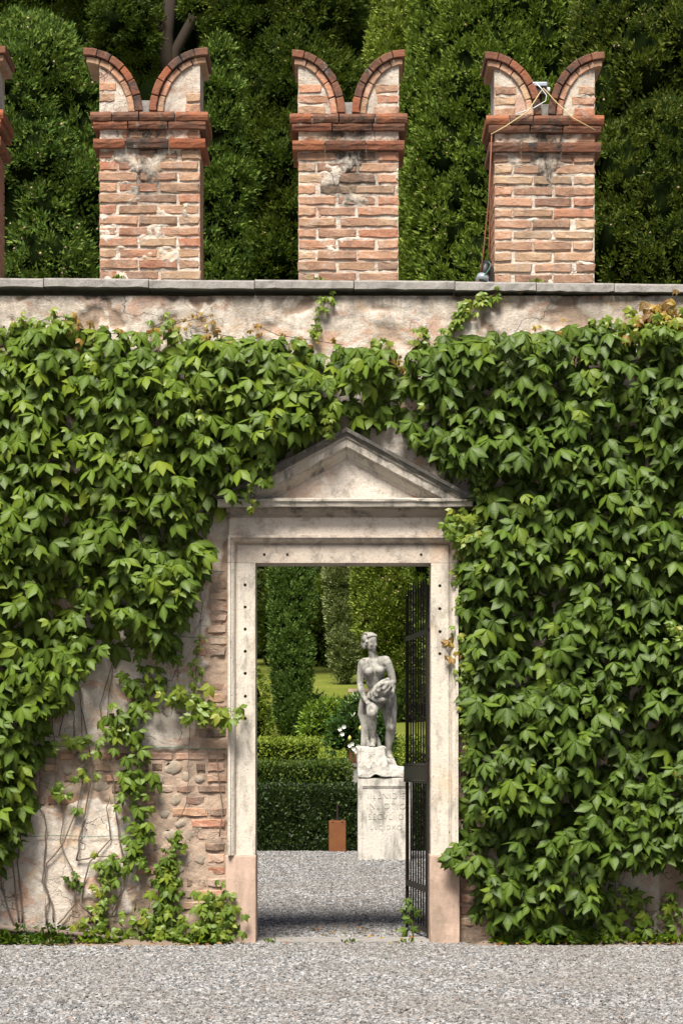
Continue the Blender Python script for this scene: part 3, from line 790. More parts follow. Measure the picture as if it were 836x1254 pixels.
# ------------------------------------------------------------------ creeper
def leaflet(L, W, st, r):
    """returns verts, faces, rib; along +y, normal +z"""
    ts = [0, .16, .38, .58, .78, 1.0]; ws = [.04, .28, .48, .50, .30, 0]
    V, rib = [], []; curl = r.uniform(.10, .35); fold = r.uniform(-.10, .35); tw = r.uniform(-.2, .2)
    for i, (t, w_) in enumerate(zip(ts, ws)):
        y = t*L; z = -curl*t*t*L; w2 = w_*W*(1+r.uniform(-.08, .08))
        jag = .04*L*(1 if i % 2 else -.3)
        if i < 5:
            V += [(-w2, y+jag-.03*L, z+fold*w2 - tw*w2), (0, y, z), (w2, y+jag-.03*L, z+fold*w2 + tw*w2)]; rib += [0, 1, 0]
        else: V += [(0, y, z)]; rib += [.6]
    Q, T = [], []
    for i in range(4):
        a = i*3; b = a+3; Q += [(a, a+1, b+1, b), (a+1, a+2, b+2, b+1)]
    T += [(12, 13, 15), (13, 14, 15)]
    return np.array(V), Q, T, rib
def leaf_template(seed, size=.100):
    r = random.Random(seed); VV, Q, T, RB = [], [], [], []
    n = r.choice([5,5,5,5,3])
    for k, (an, ln) in enumerate([(0,1),(54,.94),(-54,.94),(110,.72),(-110,.72)][:n]):
        an += r.uniform(-9, 9); L = size*ln*r.uniform(.92, 1.08)
        V, q, t, rb = leaflet(L, L*r.uniform(.44,.53), 6, r)
        droop = R(r.uniform(8, 30) + (8 if abs(an) > 90 else 0))
        V[:,1] += .004
        c, s = math.cos(droop), math.sin(droop)
        V = np.stack([V[:,0], V[:,1]*c + V[:,2]*s, -V[:,1]*s + V[:,2]*c], 1)
        a = R(an); c, s = math.cos(a), math.sin(a)
        V = np.stack([V[:,0]*c - V[:,1]*s, V[:,0]*s + V[:,1]*c, V[:,2]], 1)
        b = sum(len(x) for x in VV); VV.append(V); RB += rb
        Q += [tuple(i+b for i in f) for f in q]; T += [tuple(i+b for i in f) for f in t]
    return np.concatenate(VV), np.array(Q), np.array(T), np.array(RB)
LT = [leaf_template(i) for i in range(10)]
def frames(n, fwd):
    """rows x (width), y (fwd in plane), z (normal)"""
    z = n/np.linalg.norm(n, axis=1, keepdims=True)
    y = fwd - (fwd*z).sum(1, keepdims=True)*z; y /= np.linalg.norm(y, axis=1, keepdims=True)+1e-9
    x = np.cross(y, z); return np.stack([x, y, z], 2)     # columns
def leaf_batch(P, Rm, sc, rng, tintlo=0, tinthi=1):
    """join many leaves into arrays"""
    Vs, Qs, Ts, RBs, TI = [], [], [], [], []; b = 0
    idx = rng.integers(0, len(LT), len(P))
    for k in range(len(LT)):
        s = np.where(idx == k)[0]
        if not len(s): continue
        V, Q, T, rb = LT[k]; n = len(V)
        W = np.einsum('nij,vj->nvi', Rm[s], V)*sc[s][:,None,None] + P[s][:,None,:]
        o = b + np.arange(len(s))[:,None,None]*n
        Vs.append(W.reshape(-1,3)); Qs.append((Q[None]+o).reshape(-1,4)); Ts.append((T[None]+o).reshape(-1,3))
        RBs.append(np.tile(rb, len(s))); TI.append(np.repeat(rng.uniform(tintlo, tinthi, len(s)), n)); b += n*len(s)
    return np.concatenate(Vs), [np.concatenate(Qs), np.concatenate(Ts)], np.concatenate(TI), np.concatenate(RBs)
LEAF_ME = {}
def leaf_mesh(k, mname):
    if (k, mname) not in LEAF_ME:
        V, Q, T, rb = LT[k]; me = npmesh('leaf', V, [Q, T], smooth=True, extra={'rib': rb}); me.materials.append(M[mname]); LEAF_ME[k, mname] = me
    return LEAF_ME[k, mname]
def leaf_part(name, P, Rm, sc, mname, parent, rng, lo=0, hi=1):
    V, Fs, ti, rb = leaf_batch(P, Rm, sc, rng, lo, hi)
    o = mobj(name, npmesh(name, V, Fs, tint=ti, smooth=True, extra={'rib': rb}), M[mname], parent); o['kind'] = 'stuff'; return o
def leaf_frames(n, rng, tilt=(18, 62), roll=32, spread=.35):
    th = np.radians(rng.uniform(tilt[0], tilt[1], n))
    nn = np.stack([rng.normal(0, spread, n), -np.cos(th), np.sin(th)], 1)
    a = np.radians(rng.normal(0, roll, n))
    fw = np.stack([np.sin(a), -.35*np.ones(n), -np.cos(a)], 1)
    return frames(nn, fw)
def inpoly(px, py, poly):
    ins = np.zeros(px.shape, bool); n = len(poly)
    for i in range(n):
        x0, y0 = poly[i]; x1, y1 = poly[(i+1)%n]
        if y0 == y1: continue
        c = ((y0 > py) != (y1 > py)) & (px < (x1-x0)*(py-y0)/(y1-y0)+x0); ins ^= c
    return ins
LEFT = [(-420,398),(-60,400),(0,402),(40,398),(75,392),(120,404),(160,410),(200,404),(255,412),(330,418),(385,416),(440,424),(476,430),(505,436),(512,470),(505,512),(470,522),
        (424,512),(385,532),(345,556),(322,566),(318,592),(292,604),(270,628),(262,660),(256,700),(238,722),(232,752),(214,776),(210,800),(188,806),(172,786),(148,792),(120,800),(98,828),(96,850),(70,868),(54,884),
        (50,930),(40,962),(34,1000),(22,1040),(2,1056),(-40,1062),(-420,1062)]
RIGHT = [(505,436),(520,420),(560,412),(610,408),(660,406),(700,402),(760,398),(800,394),(836,396),(900,400),(1260,400),(1260,1150),(836,1066),(822,1040),(800,1062),(770,1052),(742,1062),(728,1090),(738,1128),(712,1142),
         (620,1144),(592,1120),(588,1086),(566,1066),(552,1046),(556,1010),(566,972),(572,930),(566,880),(572,842),(566,800),(560,756),(568,716),(562,670),(572,636),(586,610),(590,590),(556,580),(520,556),(498,536),(470,522),(505,512),(512,470)]
def coverage(poly, x0=-420, x1=1260, y0=360, y1=1160, cell=4):
    gx_ = np.arange(x0, x1, cell); gy_ = np.arange(y0, y1, cell)
    A, B = np.meshgrid(gx_, gy_, indexing='ij'); m0 = inpoly(A.astype(float), B.astype(float), poly).astype(float); b = m0.copy()
    for _ in range(26):
        b[1:-1,1:-1] = (b[:-2,1:-1]+b[2:,1:-1]+b[1:-1,:-2]+b[1:-1,2:])/4
    def look(px, py):
        i = np.clip(((px-x0)/cell).astype(int), 0, len(gx_)-1); j = np.clip(((py-y0)/cell).astype(int), 0, len(gy_)-1); return b[i,j]
    return look
ALLC = coverage(LEFT); ALLR = coverage(RIGHT)
def cover(px, py): return np.clip(ALLC(px,py)+ALLR(px,py), 0, 1)
def bulk(px, py):
    c = np.clip((cover(px,py)-.42)/.5, 0, 1)
    return .06 + (.14+.24*vnoise(px/S, py/S, 2.2, 31, 3))*c**.7
def scatter(poly, step, rng):
    xs = np.array([p[0] for p in poly]); ys = np.array([p[1] for p in poly])
    A, B = np.meshgrid(np.arange(max(xs.min(),-260), min(xs.max(),1100), step), np.arange(ys.min(), ys.max(), step), indexing='ij')
    px = A.ravel()+rng.uniform(-.55,.55,A.size)*step; py = B.ravel()+rng.uniform(-.55,.55,A.size)*step
    k = inpoly(px, py, poly); return px[k], py[k]
def creeper(name, poly, label, seed, mname):
    rng = np.random.default_rng(seed)
    base = (wx(np.mean([p[0] for p in poly if 0 < p[0] < 836])), -.05, 0)
    root = tag(empty(name, base), label, 'creeper')
    allP, allR, allS, allOut = [], [], [], []
    for lay, (step, dep, tl) in enumerate(((14.6, 1.0, (26, 72)), (17, .68, (26, 70)), (20, .38, (20, 65)), (18.5, .12, (0, 50)))):
        px, py = scatter(poly, step, rng); n = len(px)
        hol = vnoise(px/S, py/S, 4.2, seed+9, 3)
        if lay == 0: k = hol > .43
        elif lay == 1: k = hol > .38
        else: k = np.ones(n, bool)
        px, py, hol = px[k], py[k], hol[k]; n = len(px)
        out = bulk(px, py)*dep*rng.uniform(.68, 1.2, n)
        P = np.stack([(px-CX)/S, -.02-out, np.maximum((1155-py)/S, .10)], 1)
        sc = rng.uniform(.66, 1.28, n)*(1.25 if lay == 3 else 1.0)
        sc *= np.clip(.62 + .6*cover(px, py), .6, 1.1)
        allP.append(P); allR.append(leaf_frames(n, rng, tl, 40, .45)); allS.append(sc); allOut.append(np.where((px > 4) & (px < 832), sc*(1.0 if lay == 0 else (.5 if lay == 1 else .0)), 0))
    P = np.concatenate(allP); Rm = np.concatenate(allR); sc = np.concatenate(allS); vis = np.concatenate(allOut)
    big = np.argsort(-vis)[:290]
    tree_k = np.zeros(len(P), bool); tree_k[big] = True
    for q in big:
        o = bpy.data.objects.new('leaf', leaf_mesh(int(rng.integers(0, len(LT))), mname))
        m4 = Matrix(Rm[q].tolist()).to_4x4(); m4.translation = Vector(P[q].tolist()); m4 = m4 @ Matrix.Scale(float(sc[q]), 4)
        o.matrix_basis = m4; link(o, root)
    px, py = scatter(poly, 52, rng); k = rng.random(len(px)) < .5; px, py = px[k], py[k]; n = len(px)
    leaf_part('young_leaves', np.stack([(px-CX)/S, -.03-bulk(px, py)*rng.uniform(.7,1.1,n), np.maximum((1155-py)/S, .1)], 1), leaf_frames(n, rng, (10, 70), 50, .5), rng.uniform(.35, .85, n), 'young', root, rng, 0, .6)
    leaf_part('foliage', P[~tree_k], Rm[~tree_k], sc[~tree_k], mname, root, rng)
    return root
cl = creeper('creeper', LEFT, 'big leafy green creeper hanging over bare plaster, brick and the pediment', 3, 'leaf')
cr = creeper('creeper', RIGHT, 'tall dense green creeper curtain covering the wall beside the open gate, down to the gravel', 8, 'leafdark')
# shoots: (points px,py, leaf scale, leaves per 10px, spread px, material)
def shoots(parent, specs, seed, base_out=None):
    rng = np.random.default_rng(seed); by = {}
    for pts, sc, dens, spr, mname, out in specs:
        pts = np.array(pts, float); seg = np.linalg.norm(np.diff(pts, axis=0), axis=1); L = seg.sum(); n = max(3, int(L/10*dens))
        t = np.sort(rng.uniform(0, L, n)); cum = np.concatenate([[0], np.cumsum(seg)])
        px = np.interp(t, cum, pts[:,0]) + rng.normal(0, spr, n); py = np.interp(t, cum, pts[:,1]) + rng.normal(0, spr, n)
        oo = out*rng.uniform(.6, 1.3, n)
        P = np.stack([(px-CX)/S, -.02-oo, np.maximum((1155-py)/S, .04)], 1)
        by.setdefault(mname, []).append((P, sc*rng.uniform(.6, 1.25, n), rng))
        if len(pts) > 1 and out < .5:
            m = MB(); m.tube([(wx(a), -.02-out*.6, max(.03, wz(b))) for a, b in pts], .003, 5); m.build('stem', M['stem'], parent)
    for mname, lst in by.items():
        P = np.concatenate([a[0] for a in lst]); sc = np.concatenate([a[1] for a in lst])
        nm = {'young': 'young_leaves', 'autumn': 'autumn_leaves'}.get(mname, 'shoot_leaves')
        leaf_part(nm, P, leaf_frames(len(P), rng, (0, 55), 45, .5), sc, mname, parent, rng)
Y_, A_, G_ = 'young', 'autumn', 'leaf'
shoots(cl, [
    ([(196,800),(186,830),(172,850)], .8, 4, 14, G_, .10), ([(165,850),(160,880),(170,920),(176,960)], .8, 4.2, 12, G_, .10), ([(160,950),(172,990),(168,1030),(155,1066)], .75, 4.5, 11, G_, .09),
    ([(205,850),(230,856),(262,868),(290,872)], .72, 5.5, 8, Y_, .14), ([(232,868),(258,880),(285,884)], .6, 4, 6, Y_, .16), ([(246,782),(240,810),(241,842)], .38, 4, 3, Y_, .05),
    ([(80,905),(100,912),(128,908),(152,892)], .62, 3.5, 7, Y_, .10), ([(70,972),(95,955),(108,935)], .62, 2.5, 7, Y_, .09), ([(150,885),(140,900)], .6, 4, 6, Y_, .08), ([(96,990),(100,992)], .5, 3, 3, Y_, .05),
    ([(184,702),(208,700),(222,712)], .8, 4, 8, Y_, .30), ([(165,764),(190,758)], .85, 4, 9, Y_, .26), ([(95,832),(106,826)], .7, 4, 5, Y_, .2), ([(40,845),(38,890),(30,920)], .6, 2, 6, Y_, .12),
    ([(150,556),(162,568),(168,592)], .55, 6, 6, Y_, .30), ([(248,488),(250,515),(258,540)], .42, 7, 3, Y_, .32), ([(322,540),(325,560),(328,590),(315,600)], .55, 4, 5, G_, .24), ([(312,592),(308,612),(311,632)], .36, 5, 2.5, Y_, .24),
    ([(316,532),(330,522),(338,512)], .6, 5, 8, Y_, .2), ([(395,510),(405,520),(402,536)], .42, 6, 4, Y_, .27),
    ([(48,398),(70,390),(90,392)], .55, 5, 8, Y_, .14), ([(20,396),(36,392)], .5, 4, 5, Y_, .1), ([(76,398),(110,408),(150,412),(200,414)], .42, 3, 8, A_, .11), ([(200,404),(222,396),(260,388)], .30, 3, 7, A_, .05), ([(240,408),(290,416)], .35, 3, 6, A_, .12),
    ([(384,412),(388,392),(396,376),(402,364)], .36, 5, 4, Y_, .05), ([(190,402),(204,396)], .55, 6, 5, Y_, .1), ([(460,424),(475,418)], .5, 4, 6, Y_, .06), ([(455,440),(498,446)], .4, 2.5, 7, A_, .1), ([(310,398),(340,412),(420,424)], .3, 1.5, 6, A_, .06)], 51)
shoots(cr, [
    ([(546,410),(556,392),(572,378),(588,370),(606,362)], .5, 7, 5, Y_, .06), ([(560,372),(600,360),(640,354)], .2, 2, 3, A_, .03), ([(505,420),(520,412),(512,404)], .45, 5, 5, Y_, .06),
    ([(770,402),(800,394),(832,396)], .62, 13, 9, A_, .22), ([(720,402),(745,400)], .5, 5, 4, Y_, .12), ([(760,408),(834,406)], .65, 9, 8, Y_, .26), ([(790,398),(820,402)], .5, 5, 7, Y_, .2), ([(610,420),(700,412)], .35, 2, 7, A_, .14),
    ([(552,636),(568,648),(586,664)], .68, 11, 10, Y_, .22), ([(560,628),(572,680)], .62, 8, 7, Y_, .18), ([(588,545),(590,580),(588,612)], .34, 6, 3, Y_, .20),
    ([(560,680),(566,720),(562,750)], .45, 5, 5, Y_, .09), ([(556,770),(568,800),(563,830)], .42, 5, 5, Y_, .08), ([(550,780),(558,812)], .4, 5, 5, A_, .07), ([(567,850),(570,900),(566,930)], .38, 5, 4, Y_, .08), ([(572,640),(576,700)], .42, 3, 5, A_, .09), ([(575,720),(580,800),(580,900)], .6, 3, 7, 'leafdark', .09),
    ([(810,765),(826,778),(832,792)], .5, 7, 6, Y_, .34), ([(556,1050),(548,1042)], .9, 6, 6, 'leafdark', .16), ([(690,505),(705,510)], .9, 4, 5, Y_, .36), ([(824,940),(832,960)], .4, 5, 5, A_, .3),
    ([(752,1075),(748,1110),(740,1140)], .85, 3.6, 12, G_, .12), ([(790,1050),(812,1040)], .9, 5, 10, G_, .18), ([(775,1085),(790,1110),(780,1140)], .8, 3.4, 14, G_, .10), ([(812,1090),(822,1120),(812,1145)], .6, 3.4, 11, G_, .06), ([(620,1142),(700,1148),(740,1148)], .7, 2.6, 6, 'leafdark', .16), ([(590,1120),(612,1138)], .75, 3, 7, 'leafdark', .15)], 52)
# woody stems over the bare wall (z6: zoom of the corner, px = x/2.6125, py = 900 + y/2.6125)
z6 = lambda pts: [(x/2.6125, 900+y/2.6125) for x, y in pts]
z5 = lambda pts: [(x/2.6125, 640+y/2.6125) for x, y in pts]
STEMS = [z6([(52,618),(35,570),(12,500),(8,440),(5,360),(0,250)]), z6([(62,600),(55,520),(48,430),(40,340),(30,200)]), z6([(75,600),(70,500),(60,410),(75,250),(95,150)]),
    z6([(155,612),(150,560),(160,520),(145,465),(155,410),(210,340),(250,230),(272,140),(240,60)]), z6([(175,600),(172,540),(140,470),(150,350),(150,270),(130,230),(132,110)]),
    z6([(190,605),(240,540),(242,440),(215,390),(195,340),(207,250),(182,160),(178,20),(165,-110)]), z6([(300,580),(262,540),(270,470),(290,405),(355,335),(345,230),(355,190)]),
    z6([(360,575),(385,510),(405,450),(385,330),(370,230),(368,150),(345,70)]), z6([(250,400),(262,300),(280,230),(300,120),(285,20),(262,-100),(260,-160)]), z6([(245,400),(300,390),(380,388)]),
    z6([(570,275),(598,215),(605,130),(605,40),(615,-60),(625,-160),(640,-300),(648,-420),(636,-520)]), z6([(705,325),(712,230),(700,140),(692,50)]), z5([(345,690),(335,650),(320,590),(352,490),(368,430),(410,376)]),
    z5([(345,640),(350,560),(365,470),(380,440)]), z5([(265,720),(262,600),(258,520)]), z5([(190,680),(215,600),(225,560)]), z5([(240,690),(240,620),(228,570)]), z6([(555,630),(530,570),(510,520),(508,430)]), z6([(150,610),(150,520)]), z6([(410,500),(440,480),(455,465)])]
for i, s in enumerate(STEMS):
    n = len(s); pts = []
    for q, (a, b) in enumerate(s): pts.append((wx(a), -.034 - .02*abs(math.sin(q*1.7+i)), max(.01, wz(b))))
    dense = []
    for q in range(n-1):
        for f in (0, .33, .66): dense.append(tuple(pts[q][k]*(1-f)+pts[q+1][k]*f + rnd.uniform(-.005,.005) for k in range(3)))
    dense.append(pts[-1]); r0 = (.0065 if i < 10 else .0045)*rnd.uniform(.7, 1.15)
    m = MB(); m.tube(dense, [r0*(1-.55*q/len(dense)) for q in range(len(dense))], 6); m.build('stem', M['stem'], cl, smooth=True)
m = MB(); pts = [(-20,1124),(20,1132),(60,1136),(100,1140),(150,1146),(205,1148),(240,1150)]
m.tube([(wx(a), -.12-.02*math.sin(a*.05), max(.022, wz(b)*.8)) for a, b in pts], [.022,.024,.022,.019,.016,.012,.008], 8); m.build('root', M['stem'], cl, smooth=True)
m = MB(); pts = [(-30,1132),(0,1128),(40,1142),(80,1134),(110,1146)]
m.tube([(wx(a), -.08, max(.02, wz(b)*.8)) for a, b in pts], [.018,.017,.015,.012,.008], 8); m.build('root', M['stem'], cl, smooth=True)
# young creeper plants at the foot of the wall
def young(label, specs, seed, base):
    o = tag(empty('young_creeper', (wx(base), -.10, 0)), label, 'creeper', None)
    shoots(o, specs, seed); return o
young('slim young creeper climbing the plaster between woody stems at the wall foot', [([(116,1146),(124,1110),(130,1075),(132,1052)], .45, 9, 6, Y_, .06), ([(105,1136),(122,1140),(150,1142)], .6, 7, 6, Y_, .10)], 61, 120)
young('tall young creeper with a thin top, climbing bare brick', [([(205,1140),(205,1100),(200,1070)], .62, 9, 13, G_, .09), ([(200,1075),(212,1045),(216,1020)], .45, 9, 6, G_, .06), ([(165,1125),(180,1118),(200,1135)], .6, 7, 8, Y_, .12), ([(230,1146),(190,1146)], .6, 6, 7, G_, .12)], 62, 200)
young('bushy young creeper pressed against the pink plinth block', [([(262,1140),(262,1110),(264,1094)], .62, 12, 13, Y_, .13), ([(240,1142),(280,1138)], .62, 8, 8, G_, .12), ([(255,1100),(275,1096)], .6, 5, 7, Y_, .14)], 63, 262)
tag(young('small dark sprig clinging to bare plaster beside woody stems', [([(88,1074),(96,1078)], .38, 14, 5, 'leafdark', .04)], 64, 92), None)

# ------------------------------------------------------------------ foliage tools
def kites(P, d, n, ln, wd, rng, bend=.25, lo=0, hi=1, tint=None):
    """kite leaves at P along d with normal near n"""
    N = len(P); d = d/(np.linalg.norm(d, axis=1, keepdims=True)+1e-9)
    x = np.cross(d, n); x /= (np.linalg.norm(x, axis=1, keepdims=True)+1e-9); z = np.cross(x, d)
    ln = ln[:,None]; wd = wd[:,None]
    V = np.stack([P, P + d*ln*.5 - x*wd*.5, P + d*ln - z*ln*bend, P + d*ln*.5 + x*wd*.5], 1).reshape(-1,3)
    Fq = np.arange(N*4).reshape(N,4)
    t = np.repeat(rng.uniform(lo, hi, N) if tint is None else tint, 4); return V, Fq, t
def lumps(name, C, Rr, mat, parent, seed=0):
    """dark inner masses: low-poly noisy balls joined in one mesh"""
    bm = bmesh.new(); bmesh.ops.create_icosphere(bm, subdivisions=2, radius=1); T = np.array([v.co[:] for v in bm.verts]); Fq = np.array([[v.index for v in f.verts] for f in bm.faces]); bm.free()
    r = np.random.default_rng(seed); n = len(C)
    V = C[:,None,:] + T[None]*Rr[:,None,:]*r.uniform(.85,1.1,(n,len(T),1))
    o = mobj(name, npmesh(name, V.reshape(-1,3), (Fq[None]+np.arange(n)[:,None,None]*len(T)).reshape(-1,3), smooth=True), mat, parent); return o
def lobe_foliage(C, Rr, dens, ln, rng, upb=.5, tipdir=.9, back=.12, hidez=None, wd=.55, per=22, axis=None, clump=.13):
    """tufts of small sprays over the exposed surface of ellipsoid lobes; hidden and rear tufts thinned"""
    Ps, Ns, Tl = [], [], []
    for c, r in zip(C, Rr):
        area = 4*math.pi*((r[0]*r[1])**1.6/3+(r[0]*r[2])**1.6/3+(r[1]*r[2])**1.6/3)**(1/1.6)
        n = max(1, int(area*dens/per))
        u = rng.normal(size=(n,3)); u /= np.linalg.norm(u, axis=1, keepdims=True)
        nn = u/r[None]; nn /= np.linalg.norm(nn, axis=1, keepdims=True); p = c[None]+u*r[None]*rng.uniform(.88, 1.06, n)[:,None]
        k = rng.random(n) < np.where(nn[:,1] < .2, 1, back); k &= rng.random(n) < np.where(u[:,2] > -.35, 1, .5)
        if hidez is not None: k &= rng.random(n) < np.where((p[:,2] > hidez[0]) & (p[:,2] < hidez[1]), .10, 1)
        if axis is not None: k &= ((p[:,0]-axis[0])*nn[:,0] + (p[:,1]-axis[1])*nn[:,1]) > -.05
        Ps.append(p[k]); Ns.append(nn[k]); Tl.append(np.full(k.sum(), rng.normal(0, .10)))
    P = np.concatenate(Ps); Nn = np.concatenate(Ns); tl = np.concatenate(Tl)
    keep = np.ones(len(P), bool)
    for a in range(0, len(P), 2000):                       # drop tufts buried in a neighbouring lobe
        q = ((P[a:a+2000,None,:]-C[None])/Rr[None]); keep[a:a+2000] = (np.einsum('ijk,ijk->ij', q, q) < .80).sum(1) == 0
    P, Nn, tl = P[keep], Nn[keep], tl[keep]; n = len(P)
    dc = Nn*tipdir + np.array([0,0,upb])[None] + rng.normal(0, .25, (n,3)); dc /= np.linalg.norm(dc, axis=1, keepdims=True)
    off = rng.normal(0, 1, (n, per, 3)); off /= np.linalg.norm(off, axis=2, keepdims=True)
    cs = clump*rng.uniform(.6, 1.35, n)[:,None,None]
    pos = P[:,None,:] + off*cs*rng.uniform(.2, 1, (n,per,1))*np.array([1,1,1.1]) + dc[:,None,:]*cs*.5*rng.uniform(-.6,1,(n,per,1))
    d = dc[:,None,:]*1.0 + off*.75 + rng.normal(0,.2,(n,per,3)); d /= np.linalg.norm(d, axis=2, keepdims=True)
    x = np.cross(d, Nn[:,None,:] + rng.normal(0,.6,(n,per,3))); x /= np.linalg.norm(x, axis=2, keepdims=True)+1e-9
    l = ln*rng.uniform(.6, 1.4, (n,per,1)); w2 = l*wd*.5
    V = np.stack([pos - x*w2, pos + x*w2, pos + d*l], 2).reshape(-1,3)
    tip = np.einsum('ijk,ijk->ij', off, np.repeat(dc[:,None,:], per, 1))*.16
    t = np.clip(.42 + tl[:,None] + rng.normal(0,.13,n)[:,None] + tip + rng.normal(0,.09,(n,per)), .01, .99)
    return V, np.arange(len(V)).reshape(-1,3), np.repeat(t.ravel(), 3)
def conifer(name, label, X, Y, top, prof, nl, lobe, mat, seed, dens=420, ln=.13, upb=.5, zlo=None, hidez=None, tall=1.0, trunk_r=.18, group='conifers behind the wall', clump=.13, mc=None, cones=0):
    """prof: list of (height fraction, radius); lobes spread over the crown surface"""
    rng = np.random.default_rng(seed); zb = float(terr(Y)); Ht = top-zb
    root = tag(empty(name, (X, Y, zb)), label, 'tree', group)
    fz = rng.uniform(prof[0][0], 1.0, nl); pr = np.interp(fz, [p[0] for p in prof], [p[1] for p in prof])
    k = rng.random(nl) < .25 + .75*pr/pr.max(); fz, pr = fz[k], pr[k]; n = len(fz)
    an = rng.uniform(0, 2*math.pi, n)
    front = rng.random(n) < .55; an = np.where(front, rng.uniform(math.pi*.95, math.pi*2.05, n), an)   # more lobes on the side we see
    rr = pr*rng.uniform(.78, 1.02, n)
    sz = lobe*rng.uniform(.5, 1.45, n)*np.clip(.5+pr/pr.max()*.6, .4, 1.1)
    rr = np.maximum(rr-sz*.75, .02)
    C = np.stack([X+rr*np.cos(an), Y+rr*np.sin(an), zb+fz*Ht], 1)
    Rr = np.stack([sz, sz, sz*tall], 1)
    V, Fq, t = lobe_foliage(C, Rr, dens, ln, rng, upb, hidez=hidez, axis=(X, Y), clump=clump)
    # core column so that no light comes through the middle
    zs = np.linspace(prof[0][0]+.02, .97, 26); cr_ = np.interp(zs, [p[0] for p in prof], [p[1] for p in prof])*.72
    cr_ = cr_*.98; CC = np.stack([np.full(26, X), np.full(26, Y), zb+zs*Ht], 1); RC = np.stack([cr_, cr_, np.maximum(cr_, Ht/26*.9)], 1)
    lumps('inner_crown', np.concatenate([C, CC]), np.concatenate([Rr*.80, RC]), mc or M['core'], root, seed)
    o = mobj('foliage', npmesh('foliage', V, Fq, tint=t), mat, root); o['kind'] = 'stuff'
    if cones:
        k = rng.integers(0, len(V)//3, cones*6); pc = V[k*3]; pc = pc[pc[:,1] < Y][:cones]; n = len(pc)
        T = np.array([(1,0,0),(0,1,0),(-1,0,0),(0,-1,0),(0,0,1),(0,0,-1)], float); Fo = np.array([(0,1,4),(1,2,4),(2,3,4),(3,0,4),(1,0,5),(2,1,5),(3,2,5),(0,3,5)])
        VC = pc[:,None,:] + np.array([0,-.03,0]) + T[None]*rng.uniform(.018,.032,(n,1,1))
        q = mobj('cones', npmesh('cones', VC.reshape(-1,3), (Fo[None]+np.arange(n)[:,None,None]*6).reshape(-1,3), smooth=True), M['cone'], root); q['kind'] = 'stuff'
    m = MB(); m.tube([(X, Y, zb-.1), (X+.03, Y, zb+Ht*.3), (X, Y, zb+Ht*.92)], [trunk_r, trunk_r*.8, trunk_r*.2], 8); m.build('trunk', M['bark'], root, smooth=True)
    return root
def hedge(label, x0, x1, d0, d1, zt0, zt1, mat, seed, dens=1500, ln=.045, rnd_top=.06, group='clipped box hedges', name='box_hedge', wob=.03, mcore=None):
    """clipped hedge between x0..x1 and distances d0..d1 from the camera, top zt0 (near) .. zt1 (far)"""
    rng = np.random.default_rng(seed); y0, y1 = d0-D, d1-D; zb0, zb1 = float(terr(y0)), float(terr(y1))
    root = tag(empty(name, ((x0+x1)/2, (y0+y1)/2, min(zb0, zb1))), label, 'hedge', group)
    def zt(y): return zt0 + (zt1-zt0)*(y-y0)/(y1-y0)
    def zb(y): return zb0 + (zb1-zb0)*(y-y0)/(y1-y0)
    Pl, Nl = [], []
    def put(n, f):
        a, b = rng.random(n), rng.random(n); p, nn = f(a, b); Pl.append(p); Nl.append(np.tile(nn, (n,1)) if np.ndim(nn) == 1 else nn)
    hh = max(zt0-zb0, .1); h1 = max(zt1-zb1, .1)
    put(int((x1-x0)*hh*dens), lambda a, b: (np.stack([x0+(x1-x0)*a, np.full_like(a, y0), zb0+hh*b], 1), np.array([0,-1,.15])))
    put(int((x1-x0)*(y1-y0)*dens), lambda a, b: (np.stack([x0+(x1-x0)*a, y0+(y1-y0)*b, zt(y0+(y1-y0)*b)], 1), np.array([0,-.1,1.])))
    for xx, sx in ((x0,-1), (x1,1)): put(int((y1-y0)*hh*dens*.8), lambda a, b: (np.stack([np.full_like(a, xx), y0+(y1-y0)*a, zb(y0+(y1-y0)*a)+(zt(y0+(y1-y0)*a)-zb(y0+(y1-y0)*a))*b], 1), np.array([sx,0,.2])))
    put(int((x1-x0)*h1*dens*.2), lambda a, b: (np.stack([x0+(x1-x0)*a, np.full_like(a, y1), zb1+h1*b], 1), np.array([0,1,.15])))
    P = np.concatenate(Pl); Nn = np.concatenate(Nl); n = len(P)
    bump_ = (vnoise(P[:,0]+P[:,1]*.7, P[:,2]+P[:,1]*.5, 3.5, seed, 3)-.5)*2*wob
    P = P + Nn*(bump_ + rng.uniform(-.035, .025, n))[:,None]
    d = Nn*.8 + np.array([0,0,.35]) + rng.normal(0, .6, (n,3)); l = ln*rng.uniform(.6, 1.4, n)
    V, Fq, t = kites(P, d, Nn+rng.normal(0,.6,(n,3)), l, l*.6, rng)
    o = mobj('foliage', npmesh('foliage', V, Fq, tint=t), mat, root); o['kind'] = 'stuff'
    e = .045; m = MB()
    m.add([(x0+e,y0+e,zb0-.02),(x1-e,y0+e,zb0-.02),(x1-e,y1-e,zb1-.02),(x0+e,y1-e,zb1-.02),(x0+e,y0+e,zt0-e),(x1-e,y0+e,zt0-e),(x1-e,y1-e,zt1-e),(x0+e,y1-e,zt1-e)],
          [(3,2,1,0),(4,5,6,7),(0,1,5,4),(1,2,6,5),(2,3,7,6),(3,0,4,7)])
    m.build('inner_hedge', M['core'], root); return root

